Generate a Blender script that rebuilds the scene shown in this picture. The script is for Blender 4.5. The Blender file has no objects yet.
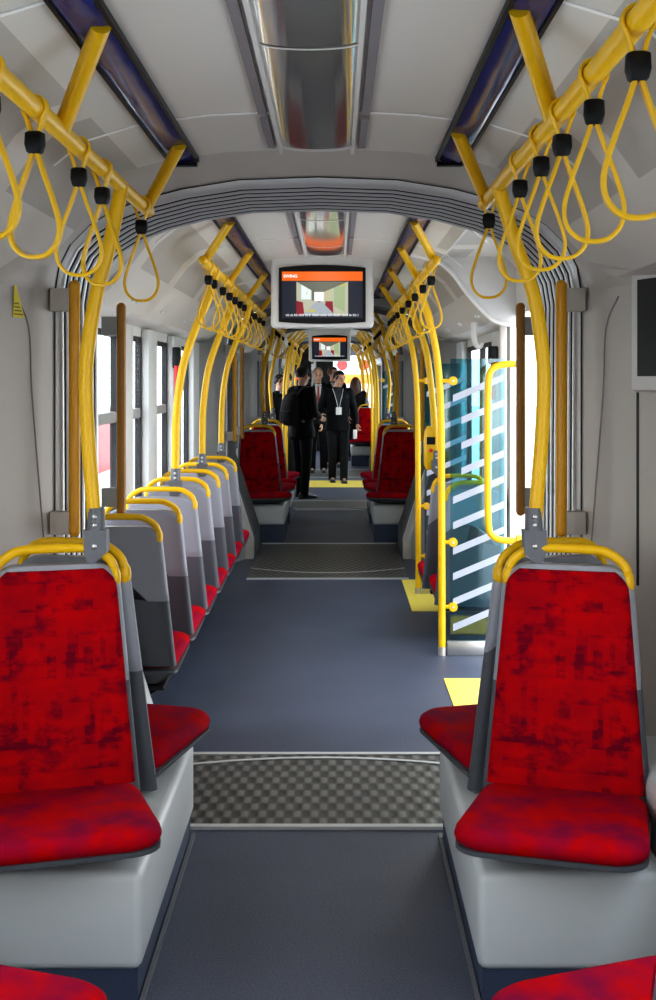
import bpy, bmesh, math, random
from mathutils import Vector, Matrix, noise
random.seed(7)
C = bpy.context.scene.collection
PI = math.pi
R = math.radians

# ------------------------------------------------------------------ materials
M = {}
def newmat(name):
    m = bpy.data.materials.new(name); m.use_nodes = True
    nt = m.node_tree
    return m, nt, nt.nodes['Principled BSDF'], nt.nodes['Material Output']

def flat(name, col, rough=.5, metal=0, spec=.5, var=0.0, vscale=6, bump=0, bscale=200, coat=0):
    m, nt, b, o = newmat(name)
    b.inputs['Base Color'].default_value = (*col, 1)
    b.inputs['Roughness'].default_value = rough
    b.inputs['Metallic'].default_value = metal
    b.inputs['Specular IOR Level'].default_value = spec
    b.inputs['Coat Weight'].default_value = coat
    tc = nt.nodes.new('ShaderNodeTexCoord')
    if var:
        n = nt.nodes.new('ShaderNodeTexNoise'); n.inputs['Scale'].default_value = vscale; n.inputs['Detail'].default_value = 4
        nt.links.new(tc.outputs['Object'], n.inputs['Vector'])
        r = nt.nodes.new('ShaderNodeValToRGB')
        r.color_ramp.elements[0].position = .3; r.color_ramp.elements[1].position = .7
        r.color_ramp.elements[0].color = (*[c*(1-var) for c in col], 1)
        r.color_ramp.elements[1].color = (*[min(1, c*(1+var)) for c in col], 1)
        nt.links.new(n.outputs['Fac'], r.inputs['Fac']); nt.links.new(r.outputs['Color'], b.inputs['Base Color'])
    if bump:
        n = nt.nodes.new('ShaderNodeTexNoise'); n.inputs['Scale'].default_value = bscale
        nt.links.new(tc.outputs['Object'], n.inputs['Vector'])
        bp = nt.nodes.new('ShaderNodeBump'); bp.inputs['Strength'].default_value = bump; bp.inputs['Distance'].default_value = .002
        nt.links.new(n.outputs['Fac'], bp.inputs['Height']); nt.links.new(bp.outputs['Normal'], b.inputs['Normal'])
    M[name] = m
    return m

flat('yellow', (.80, .47, .006), .36, spec=.4)
flat('yellow_strap', (.78, .46, .008), .42)
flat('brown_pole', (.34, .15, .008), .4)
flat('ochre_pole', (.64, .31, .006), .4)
flat('black', (.008, .008, .009), .5, spec=.25)
flat('black_matte', (.012, .012, .012), .8)
flat('rubber', (.02, .02, .022), .6)
flat('light_grey', (.29, .30, .335), .45, bump=.15, bscale=500)
flat('mid_grey', (.08, .085, .095), .5, bump=.2, bscale=500)
flat('dark_shell', (.085, .09, .105), .5, bump=.2, bscale=500)
flat('joint_grey', (.13, .135, .15), .45)
flat('bolt', (.6, .6, .6), .3, metal=.8)
flat('plinth', (.54, .55, .54), .42, var=.03, vscale=2)
flat('kick', (.04, .055, .095), .55, var=.25, vscale=250)
flat('wall_white', (.62, .61, .58), .5, var=.02, vscale=1.5)
flat('wall_warm', (.50, .47, .43), .5, var=.02, vscale=1.5)
flat('pillar', (.60, .61, .60), .45)
flat('grey_panel', (.30, .30, .29), .5)
flat('cove_mat', (.64, .63, .62), .45, var=.02)
flat('metal', (.55, .54, .52), .32, metal=.85)
flat('steel_base', (.60, .56, .50), .38, metal=.7, var=.08, vscale=10)
flat('strip_metal', (.62, .62, .60), .4, metal=.3)
flat('tile_yellow', (.85, .66, .10), .55, var=.05, vscale=40)
flat('bracket_grey', (.42, .39, .34), .5)
flat('sticker_yellow', (.70, .58, .03), .5)
flat('sticker_ink', (.22, .17, .02), .6)
flat('casing', (.70, .69, .67), .4)
flat('paper', (.8, .8, .8), .6)
flat('red_plastic', (.55, .01, .01), .4)
flat('button_red', (.7, .02, .02), .4)
flat('skin', (.52, .29, .20), .5, var=.08, vscale=15)
flat('hair_dark', (.012, .009, .008), .6, var=.4, vscale=60)
flat('hair_brown', (.06, .025, .012), .6, var=.4, vscale=60)
flat('hair_grey', (.20, .15, .12), .6, var=.3, vscale=60)
flat('suit', (.005, .0055, .007), .75, spec=.12, var=.3, vscale=8)
flat('suit_grey', (.014, .015, .018), .75, spec=.12, var=.2, vscale=8)
flat('jacket', (.005, .005, .0045), .7, spec=.12, var=.3, vscale=8)
flat('shirt', (.45, .45, .45), .7)
flat('shirt_dark', (.02, .022, .03), .7)
flat('tie', (.20, .03, .01), .6)
flat('shoe', (.008, .008, .008), .3)
flat('backpack', (.016, .016, .019), .7, spec=.12, var=.3, vscale=30)
flat('strap_grey', (.07, .07, .075), .7)
flat('eye', (.01, .008, .006), .2)
flat('lip', (.35, .12, .09), .5)
flat('ground', (.58, .57, .55), .85, var=.1, vscale=3)
flat('ext_wall', (.55, .5, .42), .8, var=.1, vscale=2)
flat('ext_red', (.5, .03, .03), .4)
flat('ext_yellow', (.8, .6, .02), .5)
flat('ext_white', (.8, .8, .8), .4)
flat('ext_orange', (.8, .22, .02), .4)
flat('ext_beige', (.55, .42, .25), .8, var=.15, vscale=8)
flat('ext_dark', (.03, .03, .05), .5)

def emis(name, col, s=1.0):
    m, nt, b, o = newmat(name)
    b.inputs['Base Color'].default_value = (0, 0, 0, 1)
    b.inputs['Roughness'].default_value = .3
    b.inputs['Emission Color'].default_value = (*col, 1)
    b.inputs['Emission Strength'].default_value = s
    M[name] = m
emis('scr_orange', (.90, .16, .01), .85)
emis('scr_dark', (.012, .016, .030), 1)
emis('scr_white', (.85, .85, .85), .9)
emis('scr_cream', (.55, .55, .42), .8)
emis('scr_floor', (.42, .47, .52), .8)
emis('scr_red', (.30, .012, .03), .8)
emis('scr_green', (.40, .50, .28), .8)
emis('scr_sky', (.75, .85, .85), .9)
emis('scr_yellow', (.7, .6, .05), .8)
emis('scr_shade', (.16, .17, .13), .8)
emis('led_red', (.9, .06, .02), 1.1)

def glassmat(name, tint, refl=.06, rough=.02):
    m, nt, b, o = newmat(name)
    nt.nodes.remove(b)
    t = nt.nodes.new('ShaderNodeBsdfTransparent'); t.inputs['Color'].default_value = (*tint, 1)
    g = nt.nodes.new('ShaderNodeBsdfGlossy'); g.inputs['Roughness'].default_value = rough
    mx = nt.nodes.new('ShaderNodeMixShader'); mx.inputs['Fac'].default_value = refl
    nt.links.new(t.outputs[0], mx.inputs[1]); nt.links.new(g.outputs[0], mx.inputs[2])
    nt.links.new(mx.outputs[0], o.inputs['Surface'])
    M[name] = m
glassmat('glass', (.93, .95, .95), .04)
glassmat('teal_glass', (.44, .74, .81), .08, .05)

# two tone fabric with printed town scenes (dark silhouettes in bands on red)
def math_n(nt, op, a, b=None):
    n = nt.nodes.new('ShaderNodeMath'); n.operation = op
    for i, v in enumerate((a, b)):
        if v is None: continue
        if isinstance(v, (int, float)): n.inputs[i].default_value = v
        else: nt.links.new(v, n.inputs[i])
    return n.outputs[0]
def fabric(name, printed, dim=1.0):
    m, nt, b, o = newmat(name)
    b.inputs['Roughness'].default_value = .85
    b.inputs['Specular IOR Level'].default_value = .06
    tc = nt.nodes.new('ShaderNodeTexCoord')
    sp = nt.nodes.new('ShaderNodeSeparateXYZ'); nt.links.new(tc.outputs['Object'], sp.inputs[0])
    n1 = nt.nodes.new('ShaderNodeTexNoise'); n1.inputs['Scale'].default_value = 9; n1.inputs['Detail'].default_value = 6
    nt.links.new(tc.outputs['Object'], n1.inputs['Vector'])
    red = (.43*dim, .0005, .0025); dark = (.085*dim, .0, .012*dim); purple = (.20*dim, .004, .035*dim)
    base = nt.nodes.new('ShaderNodeValToRGB')
    base.color_ramp.elements[0].position = .32; base.color_ramp.elements[1].position = .62
    base.color_ramp.elements[0].color = (*(purple if not printed else (.33*dim, .001, .006)), 1)
    base.color_ramp.elements[1].color = (*red, 1)
    nt.links.new(n1.outputs['Fac'], base.inputs['Fac'])
    out = base.outputs['Color']
    if printed:
        u = sp.outputs['X']; v = sp.outputs['Z']
        tot = None
        for (off, per, cols, amp, seed) in ((.0, .19, 38, .75, 1.3), (.07, .19, 17, .55, 7.7), (.12, .23, 64, .8, 3.1)):
            band = math_n(nt, 'DIVIDE', math_n(nt, 'ADD', v, off), per)
            fr = math_n(nt, 'FRACT', band); fl = math_n(nt, 'FLOOR', band)
            cell = math_n(nt, 'ADD', math_n(nt, 'FLOOR', math_n(nt, 'MULTIPLY', u, cols)), math_n(nt, 'MULTIPLY', fl, 31.7 + seed))
            wn = nt.nodes.new('ShaderNodeTexWhiteNoise'); wn.noise_dimensions = '1D'
            nt.links.new(cell, wn.inputs['W'])
            h = math_n(nt, 'MULTIPLY', math_n(nt, 'POWER', wn.outputs['Value'], 2.2), amp)
            k = math_n(nt, 'LESS_THAN', fr, h)
            tot = k if tot is None else math_n(nt, 'ADD', tot, k)
        n2 = nt.nodes.new('ShaderNodeTexNoise'); n2.inputs['Scale'].default_value = 14; n2.inputs['Detail'].default_value = 8
        n2.inputs['Roughness'].default_value = .7
        mp = nt.nodes.new('ShaderNodeMapping'); mp.inputs['Scale'].default_value = (1, 1, 1.8)
        nt.links.new(tc.outputs['Object'], mp.inputs['Vector']); nt.links.new(mp.outputs[0], n2.inputs['Vector'])
        rr = nt.nodes.new('ShaderNodeMapRange'); rr.inputs['From Min'].default_value = .40; rr.inputs['From Max'].default_value = .62
        nt.links.new(n2.outputs['Fac'], rr.inputs['Value'])
        f = math_n(nt, 'MULTIPLY', math_n(nt, 'ADD', math_n(nt, 'MULTIPLY', tot, .55), .25), rr.outputs['Result'])
        f = math_n(nt, 'MINIMUM', f, .88)
        mx = nt.nodes.new('ShaderNodeMixRGB'); nt.links.new(f, mx.inputs['Fac'])
        nt.links.new(out, mx.inputs['Color1']); mx.inputs['Color2'].default_value = (*dark, 1)
        out = mx.outputs['Color']
    nt.links.new(out, b.inputs['Base Color'])
    w = nt.nodes.new('ShaderNodeTexNoise'); w.inputs['Scale'].default_value = 600
    nt.links.new(tc.outputs['Object'], w.inputs['Vector'])
    bp = nt.nodes.new('ShaderNodeBump'); bp.inputs['Strength'].default_value = .3; bp.inputs['Distance'].default_value = .002
    nt.links.new(w.outputs['Fac'], bp.inputs['Height']); nt.links.new(bp.outputs['Normal'], b.inputs['Normal'])
    M[name] = m
fabric('fabric_back', True)
fabric('fabric_seat', False)

def floor_mat():
    m, nt, b, o = newmat('floor')
    tc = nt.nodes.new('ShaderNodeTexCoord')
    n = nt.nodes.new('ShaderNodeTexNoise'); n.inputs['Scale'].default_value = 160; n.inputs['Detail'].default_value = 3
    n2 = nt.nodes.new('ShaderNodeTexNoise'); n2.inputs['Scale'].default_value = 1.6; n2.inputs['Detail'].default_value = 3
    for q in (n, n2): nt.links.new(tc.outputs['Object'], q.inputs['Vector'])
    s = math_n(nt, 'ADD', math_n(nt, 'MULTIPLY', n.outputs['Fac'], .75), math_n(nt, 'MULTIPLY', n2.outputs['Fac'], .25))
    r = nt.nodes.new('ShaderNodeValToRGB')
    r.color_ramp.elements[0].position = .36; r.color_ramp.elements[0].color = (.034, .041, .064, 1)
    r.color_ramp.elements[1].position = .66; r.color_ramp.elements[1].color = (.092, .106, .150, 1)
    nt.links.new(s, r.inputs['Fac']); nt.links.new(r.outputs['Color'], b.inputs['Base Color'])
    b.inputs['Roughness'].default_value = .48
    bp = nt.nodes.new('ShaderNodeBump'); bp.inputs['Strength'].default_value = .25; bp.inputs['Distance'].default_value = .002
    nt.links.new(n.outputs['Fac'], bp.inputs['Height']); nt.links.new(bp.outputs['Normal'], b.inputs['Normal'])
    M['floor'] = m
floor_mat()
def plate_mat():
    m, nt, b, o = newmat('plate')
    tc = nt.nodes.new('ShaderNodeTexCoord')
    sp = nt.nodes.new('ShaderNodeSeparateXYZ'); nt.links.new(tc.outputs['Object'], sp.inputs[0])
    # staggered lens-shaped studs
    X = math_n(nt, 'MULTIPLY', sp.outputs['X'], 2*PI/.065)
    Y = math_n(nt, 'MULTIPLY', sp.outputs['Y'], 2*PI/.15)
    a = math_n(nt, 'MULTIPLY', math_n(nt, 'SINE', X), math_n(nt, 'SINE', Y))
    r = nt.nodes.new('ShaderNodeValToRGB')
    r.color_ramp.elements[0].position = .38; r.color_ramp.elements[0].color = (.062, .060, .054, 1)
    r.color_ramp.elements[1].position = .78; r.color_ramp.elements[1].color = (.20, .195, .175, 1)
    h = math_n(nt, 'ADD', math_n(nt, 'MULTIPLY', a, .5), .5)
    nt.links.new(h, r.inputs['Fac']); nt.links.new(r.outputs['Color'], b.inputs['Base Color'])
    b.inputs['Metallic'].default_value = .35; b.inputs['Roughness'].default_value = .42
    bp = nt.nodes.new('ShaderNodeBump'); bp.inputs['Strength'].default_value = .5; bp.inputs['Distance'].default_value = .006
    nt.links.new(h, bp.inputs['Height']); nt.links.new(bp.outputs['Normal'], b.inputs['Normal'])
    M['plate'] = m
plate_mat()
def ceil_mat():
    # pale panels; finely perforated grey fields beside the blue strips, with plain bands between
    m, nt, b, o = newmat('ceiling_panel')
    tc = nt.nodes.new('ShaderNodeTexCoord')
    sp = nt.nodes.new('ShaderNodeSeparateXYZ'); nt.links.new(tc.outputs['Object'], sp.inputs[0])
    ax = math_n(nt, 'ABSOLUTE', sp.outputs['X'])
    inx = math_n(nt, 'MULTIPLY', math_n(nt, 'GREATER_THAN', ax, .60), math_n(nt, 'LESS_THAN', ax, .83))
    fy = math_n(nt, 'FRACT', math_n(nt, 'DIVIDE', math_n(nt, 'ADD', sp.outputs['Y'], .32), 1.12))
    iny = math_n(nt, 'GREATER_THAN', fy, .18)
    zone = math_n(nt, 'MULTIPLY', inx, iny)
    px = math_n(nt, 'SINE', math_n(nt, 'MULTIPLY', sp.outputs['X'], 2*PI/.008)); py = math_n(nt, 'SINE', math_n(nt, 'MULTIPLY', sp.outputs['Y'], 2*PI/.012))
    holes = math_n(nt, 'GREATER_THAN', math_n(nt, 'MULTIPLY', px, py), .1)
    f = math_n(nt, 'MULTIPLY', zone, math_n(nt, 'ADD', .42, math_n(nt, 'MULTIPLY', holes, .2)))
    mx = nt.nodes.new('ShaderNodeMixRGB'); nt.links.new(f, mx.inputs['Fac'])
    mx.inputs['Color1'].default_value = (.64, .615, .57, 1); mx.inputs['Color2'].default_value = (.24, .235, .225, 1)
    nt.links.new(mx.outputs['Color'], b.inputs['Base Color'])
    b.inputs['Roughness'].default_value = .4
    M['ceiling_panel'] = m
ceil_mat()
flat('seam', (.85, .84, .82), .5)
flat('slot', (.22, .20, .21), .6)
def blue_mat():
    m, nt, b, o = newmat('blue_panel')
    b.inputs['Base Color'].default_value = (.016, .022, .15, 1)
    b.inputs['Roughness'].default_value = .14; b.inputs['Specular IOR Level'].default_value = .35
    n = nt.nodes.new('ShaderNodeTexNoise'); n.inputs['Scale'].default_value = 4
    tc = nt.nodes.new('ShaderNodeTexCoord'); nt.links.new(tc.outputs['Object'], n.inputs['Vector'])
    bp = nt.nodes.new('ShaderNodeBump'); bp.inputs['Strength'].default_value = .15; bp.inputs['Distance'].default_value = .02
    nt.links.new(n.outputs['Fac'], bp.inputs['Height']); nt.links.new(bp.outputs['Normal'], b.inputs['Normal'])
    M['blue_panel'] = m
blue_mat()
flat('mirror_cover', (.55, .53, .51), .09, metal=.75)
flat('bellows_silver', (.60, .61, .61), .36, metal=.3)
flat('bellows_shaded', (.10, .105, .11), .55)  # farther bellows: their shade is put into this darker colour

# ------------------------------------------------------------------ mesh helpers
class MB:
    def __init__(s): s.bm = bmesh.new()
    def box(s, x0, x1, y0, y1, z0, z1, bev=0.0, seg=2, mat=None):
        r = bmesh.ops.create_cube(s.bm, size=1)
        mm = Matrix.Translation(((x0+x1)/2, (y0+y1)/2, (z0+z1)/2)) @ Matrix.Diagonal((abs(x1-x0), abs(y1-y0), abs(z1-z0), 1))
        if mat is not None: mm = mat @ mm
        bmesh.ops.transform(s.bm, matrix=mm, verts=r['verts'])
        if bev:
            es = list({e for v in r['verts'] for e in v.link_edges})
            bmesh.ops.bevel(s.bm, geom=es, offset=bev, segments=seg, affect='EDGES', profile=.5)
        return s
    def loft(s, rings, closed=True, cap=True):
        vs = [[s.bm.verts.new(p) for p in r] for r in rings]
        n = len(vs[0])
        for a, b in zip(vs, vs[1:]):
            for i in range(n if closed else n-1):
                j = (i+1) % n
                try: s.bm.faces.new((a[i], a[j], b[j], b[i]))
                except ValueError: pass
        if cap and closed:
            s.bm.faces.new(list(reversed(vs[0]))); s.bm.faces.new(vs[-1])
        return s
    def tube(s, pts, r=.02, n=12, closed=False, sub=0, rad=None, flatten=None, cap=True):
        P = [Vector(p) for p in pts]
        if sub: P, rad = spline(P, sub, closed, rad)
        N = len(P)
        rings = []
        up = None
        for i in range(N):
            if closed: t = P[(i+1) % N]-P[i-1]
            else: t = P[min(i+1, N-1)]-P[max(i-1, 0)]
            t.normalize()
            if up is None:
                a = Vector((0, 1, 0)) if abs(t.y) < .9 else Vector((1, 0, 0))
                up = (a - t*a.dot(t)).normalized()
            else:
                up = (up - t*up.dot(t)).normalized()
            sd = t.cross(up)
            rr = rad[i] if rad else r
            ra, rb = (rr, rr) if flatten is None else flatten
            rings.append([P[i] + up*(ra*math.cos(2*PI*k/n)) + sd*(rb*math.sin(2*PI*k/n)) for k in range(n)])
        if closed: rings.append(rings[0]); 
        if closed:
            vs = [[s.bm.verts.new(p) for p in r_] for r_ in rings[:-1]]
            for i in range(len(vs)):
                a, b = vs[i], vs[(i+1) % len(vs)]
                for k in range(n):
                    s.bm.faces.new((a[k], a[(k+1) % n], b[(k+1) % n], b[k]))
        else: s.loft(rings, True, cap)
        return s
    def ball(s, c, r, sc=(1, 1, 1), u=16, v=10, mat=None):
        rr = bmesh.ops.create_uvsphere(s.bm, u_segments=u, v_segments=v, radius=r)
        mm = Matrix.Translation(c) @ (mat if mat is not None else Matrix()) @ Matrix.Diagonal((*sc, 1))
        bmesh.ops.transform(s.bm, matrix=mm, verts=rr['verts'])
        return s
    def cyl(s, a, b, r, n=16, r2=None):
        a, b = Vector(a), Vector(b)
        return s.tube([a, b], n=n, rad=[r, r if r2 is None else r2])
    def poly(s, pts, ext):      # flat polygon extruded by a vector
        f0 = [s.bm.verts.new(p) for p in pts]
        f1 = [s.bm.verts.new(Vector(p)+Vector(ext)) for p in pts]
        s.bm.faces.new(f0); s.bm.faces.new(list(reversed(f1)))
        n = len(pts)
        for i in range(n):
            s.bm.faces.new((f0[i], f1[i], f1[(i+1) % n], f0[(i+1) % n]))
        return s
    def obj(s, name, mat, parent=None, smooth=True, angle=40):
        bmesh.ops.recalc_face_normals(s.bm, faces=s.bm.faces)
        me = bpy.data.meshes.new(name); s.bm.to_mesh(me); s.bm.free()
        if isinstance(mat, str): mat = M[mat]
        me.materials.append(mat)
        if smooth:
            for p in me.polygons: p.use_smooth = True
            try: me.set_sharp_from_angle(angle=R(angle))
            except Exception: pass
        o = bpy.data.objects.new(name, me); C.objects.link(o)
        if parent: o.parent = parent
        return o
def spline(P, sub, closed=False, rad=None):
    n = len(P); out = []; ro = [] if rad else None
    segs = n if closed else n-1
    for i in range(segs):
        if closed: p0, p1, p2, p3 = P[i-1], P[i], P[(i+1) % n], P[(i+2) % n]
        else: p0, p1, p2, p3 = P[max(i-1, 0)], P[i], P[i+1], P[min(i+2, n-1)]
        for k in range(sub):
            t = k/sub
            out.append(.5*((2*p1)+(p2-p0)*t+(2*p0-5*p1+4*p2-p3)*t*t+(3*p1-p0-3*p2+p3)*t**3))
            if rad: ro.append(rad[i]*(1-t)+rad[(i+1) % n]*t)
    if not closed:
        out.append(P[-1]); 
        if rad: ro.append(rad[-1])
    return out, ro
def thing(name, label, cat, loc=(0, 0, 0), rz=0, group=None):
    o = bpy.data.objects.new(name, None); C.objects.link(o)
    o.empty_display_size = .1
    o.location = loc; o.rotation_euler = (0, 0, rz)
    o['label'] = label; o['category'] = cat
    if group: o['group'] = group
    return o
def tag(o, label, cat, group=None):
    o['label'] = label; o['category'] = cat
    if group: o['group'] = group
    return o
def struct(o):
    o['kind'] = 'structure'; return o
def dup(root, loc, rz=0, label=None, group=None, scale=None):
    r = root.copy(); C.objects.link(r); r.location = loc; r.rotation_euler = (0, 0, rz)
    if label: r['label'] = label
    if group: r['group'] = group
    for ch in list(root.children):
        c = ch.copy(); C.objects.link(c); c.parent = r
        for g in ch.children:
            d = g.copy(); C.objects.link(d); d.parent = c
    return r
def text_mesh(name, body, size, mat, parent, loc, rot, bold=0.0):
    cu = bpy.data.curves.new(name, 'FONT'); cu.body = body; cu.size = size; cu.offset = bold
    to = bpy.data.objects.new(name, cu); C.objects.link(to)
    dg = bpy.context.evaluated_depsgraph_get()
    me = bpy.data.meshes.new_from_object(to.evaluated_get(dg))
    bpy.data.objects.remove(to); bpy.data.curves.remove(cu)
    me.materials.clear(); me.materials.append(M[mat])
    o = bpy.data.objects.new(name, me); C.objects.link(o)
    o.parent = parent; o.location = loc; o.rotation_euler = rot
    return o

# ------------------------------------------------------------------ camera
H = 1.62
cam = bpy.data.cameras.new('camera'); co = bpy.data.objects.new('camera', cam); C.objects.link(co)
co.location = (.06, 0, H); co.rotation_euler = (PI/2, 0, 0)
cam.lens = 43.2; cam.sensor_width = 36; cam.sensor_fit = 'AUTO'
cam.shift_x = -.007; cam.shift_y = -.120
cam.clip_start = .05; cam.clip_end = 500
bpy.context.scene.camera = co

# ------------------------------------------------------------------ the setting
W = 1.12
# half profile of the car: wall, cove, ceiling (x, z)
CEIL = [(W, 1.94), (1.0, 1.965), (.92, 2.03), (.83, 2.13), (.75, 2.24), (.66, 2.31), (.50, 2.36), (.30, 2.385), (0, 2.40)]
PROF = [(W, 0), (W, .2), (W, .9), (W, 1.9)] + CEIL
TUN = [(.70, 0), (.70, .2), (.93, .9), (.93, 1.85), (.93, 1.93), (.915, 2.02), (.875, 2.10), (.81, 2.165), (.73, 2.215), (.63, 2.255), (.48, 2.295), (.28, 2.327), (0, 2.337)]
def full(prof): return [(x, z) for x, z in prof] + [(-x, z) for x, z in reversed(prof[:-1])]
def ceilz(x):
    x = abs(x)
    for (xa, za), (xb, zb) in zip(CEIL, CEIL[1:]):
        if xb <= x <= xa: return za + (zb-za)*(xa-x)/(xa-xb)
    return 1.94
CARS = [(-2.4, 4.1), (5.15, 10.9), (11.8, 15.2), (16.1, 21.0), (21.8, 27.6)]
TUNS = [(4.23, 4.93), (11.0, 11.7), (15.3, 16.0), (21.1, 21.7)]

# floor: one covering with bands laid on
struct(MB().box(-1.2, 1.2, -2.5, 28, -.06, 0).obj('floor', 'floor', smooth=False))
def plate(y0, y1, hw, arc_y, bow):
    root = thing('gangway_plate', '', 'floor plate', (0, y0, 0))
    MB().box(-hw, hw, 0, y1-y0, .001, .006).obj('tread_sheet', 'plate', root, smooth=False)
    e = MB(); e.box(-hw, hw, -.03, .0, 0, .012); e.box(-hw, hw, y1-y0, y1-y0+.03, 0, .012); e.obj('edge_strip', 'strip_metal', root, smooth=False)
    pts = [(-hw + 2*hw*k/24, arc_y-y0 - bow*(1-(2*k/24-1)**2)*-1, .007) for k in range(25)]
    b = MB()
    for i in range(24):
        a, c = pts[i], pts[i+1]
        b.poly([a, c, (c[0], c[1]+.022, .007), (a[0], a[1]+.022, .007)], (0, 0, .003))
    b.obj('turntable_rim', 'strip_metal', root, smooth=False)
    return root
p = plate(4.35, 5.16, .66, 4.98, .13); p['label'] = 'studded steel gangway floor plate nearest the camera, between the two front plinths'
p = plate(9.77, 11.82, .66, 10.28, -.25); p['label'] = 'second studded steel gangway floor plate, deeper one before the far red seats'
p = plate(15.1, 16.05, .66, 15.9, .1); p['label'] = 'thin third gangway floor plate behind the dark-clad man with the backpack'
p = plate(19.9, 21.6, .66, 20.2, -.2); p['label'] = 'farthest studded gangway floor plate behind the feet of the man with a lanyard'
t = MB()
t.box(-.44, .44, 14.93, 14.99, 0, .008)
tag(t.obj('floor_strip', 'strip_metal', smooth=False), 'pale metal strip across the aisle between the far red seats', 'strip')
def ymark(name, x0, x1, y0, y1, label):
    tag(MB().box(x0, x1, y0, y1, 0, .004).obj(name, 'tile_yellow', smooth=False), label, 'floor marking')
ymark('door_marking', .65, 1.1, 5.93, 6.5, 'yellow floor square at the open right doorway, in front of the glass screen')
ymark('door_marking', .60, 1.1, 8.4, 9.72, 'yellow floor strip behind the right blue-grey seats, beside the second gangway plate')
ymark('door_marking', -.6, .62, 18.1, 19.3, 'wide yellow floor band across the aisle under the man with the lanyard')
ymark('door_marking', -1.1, -.65, 18.1, 19.3, 'yellow floor mark by the far left doorway behind the backpack man')

# car shells
trim_n = [0]
def trim(mb, mat, smooth=True, ang=40):
    trim_n[0] += 1
    return struct(mb.obj('trim_%d' % trim_n[0], mat, smooth=smooth, angle=ang))
def wall(side, y0, y1, wins, mat='wall_white', zs=.80, zt=1.88, pil=None):
    """side wall with openings; wins = [(ya, yb, zsill, ztop)]"""
    s = -1 if side == 'left' else 1
    a, b = (s*W, s*(W+.03)) if s > 0 else (s*(W+.03), s*W)
    mb = MB(); cur = y0
    for (ya, yb, z0, z1) in wins:
        if ya > cur: mb.box(a, b, cur, ya, 0, 2.45)
        if z0 > 0: mb.box(a, b, ya, yb, 0, z0)
        mb.box(a, b, ya, yb, z1, 2.45)
        cur = yb
    if cur < y1: mb.box(a, b, cur, y1, 0, 2.45)
    return struct(mb.obj('wall_'+side, mat, smooth=False))
win_n = [0]
def window(side, ya, yb, z0, z1, transom=None):
    win_n[0] += 1
    s = -1 if side == 'left' else 1
    root = thing('window_%d' % win_n[0], 'side window in the %s wall' % side, 'window', (s*(W+.015), ya, z0))
    struct(root)
    L, Hh = yb-ya, z1-z0
    f = MB(); w = .03
    for (a, b, c, d) in ((0, L, 0, w), (0, L, Hh-w, Hh), (0, w, 0, Hh), (L-w, L, 0, Hh)):
        f.box(-.018, .016, a, b, c, d)
    f.obj('window_frame', 'rubber', root, smooth=False)
    if transom:
        MB().box(-.03, .016, 0, L, transom-z0-.03, transom-z0+.03, .008).obj('transom', 'grey_panel', root)
    MB().box(-.004, .004, w, L-w, w, Hh-w).obj('pane', 'glass', root, smooth=False)
    return root

LW = {0: [(-2.0, -.6), (-.4, 1.1), (1.4, 3.0)],
      1: [(5.45, 6.50), (6.74, 7.30), (7.70, 8.42), (8.9, 9.62)],
      2: [(13.7, 14.6)],
      3: [(16.4, 17.6), (17.9, 19.4), (19.6, 20.6)],
      4: [(22.2, 23.6), (24.0, 25.4), (25.8, 27.0)]}
RW = {0: [(-2.0, -.6), (-.4, 1.1), (1.4, 3.0)],
      1: [(5.30, 7.26), (7.75, 8.7), (8.75, 9.6)],
      2: [(13.7, 14.6)],
      3: [(16.4, 17.2), (17.5, 19.4), (19.6, 20.6)],
      4: [(22.2, 23.6), (24.0, 25.4), (25.8, 27.0)]}
for ci, (y0, y1) in enumerate(CARS):
    for side, tab in (('left', LW), ('right', RW)):
        wl = []
        for k, (a, b) in enumerate(tab[ci]):
            if ci == 1 and side == 'right' and k == 0: wl.append((a, b, 0.0, 2.0))
            else: wl.append((a, b, .80 if ci != 1 else .62, 1.88))
        wall(side, y0, y1, wl)
        for k, (a, b, z0, z1) in enumerate(wl):
            if z0 == 0: continue
            window(side, a, b, z0, z1, 1.42 if ci == 1 and side == 'left' and k < 3 else None)
    # ceiling with coves (right cove of the second car starts behind the doorway)
    sect = [(y0, y1, True, True)]
    if ci == 1: sect = [(y0, 7.05, True, False), (7.05, y1, True, True)]
    for (ya, yb, lc, rc) in sect:
        pr = full(CEIL)
        if not rc:
            keep = [(x, z) for x, z in pr if x < .70]
            pr = [(1.15, 2.34), (.70, 2.34)] + keep
        mb = MB(); mb.loft([[(x, ya, z) for x, z in pr], [(x, yb, z) for x, z in pr]], closed=False)
        struct(mb.obj('ceiling', 'ceiling_panel', angle=25))
    # panel seams across the ceiling
    mb = MB(); yy = y0+.25
    while yy < y1-.1:
        for (xa, xb) in ((-.50, -.30), (-.30, -.13), (.13, .30), (.30, .50), (-.75, -.66), (.66, .75), (-.66, -.50), (.50, .66)):
            mb.poly([(xa, yy, ceilz(xa)-.001), (xb, yy, ceilz(xb)-.001), (xb, yy+.012, ceilz(xb)-.001), (xa, yy+.012, ceilz(xa)-.001)], (0, 0, -.003))
        yy += 1.12
    trim(mb, 'seam', smooth=False)

# pillars on the left wall of the second car
for k, (a, b) in enumerate(((6.50, 6.73), (7.30, 7.64), (8.42, 8.84))):
    trim(MB().box(-W, -W+.05, a, b, .5, 1.93, .012), 'pillar')
trim(MB().box(-W, -W+.05, 9.62, 10.0, .5, 1.93, .012), 'pillar')
trim(MB().box(W-.085, W-.045, 7.09, 7.14, 0, 2.0, .008), 'wall_warm')
trim(MB().box(W-.05, W, 7.42, 7.75, .0, 1.93, .012), 'pillar')
trim(MB().box(W-.05, W, 9.6, 10.0, .0, 1.93, .012), 'pillar')
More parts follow.
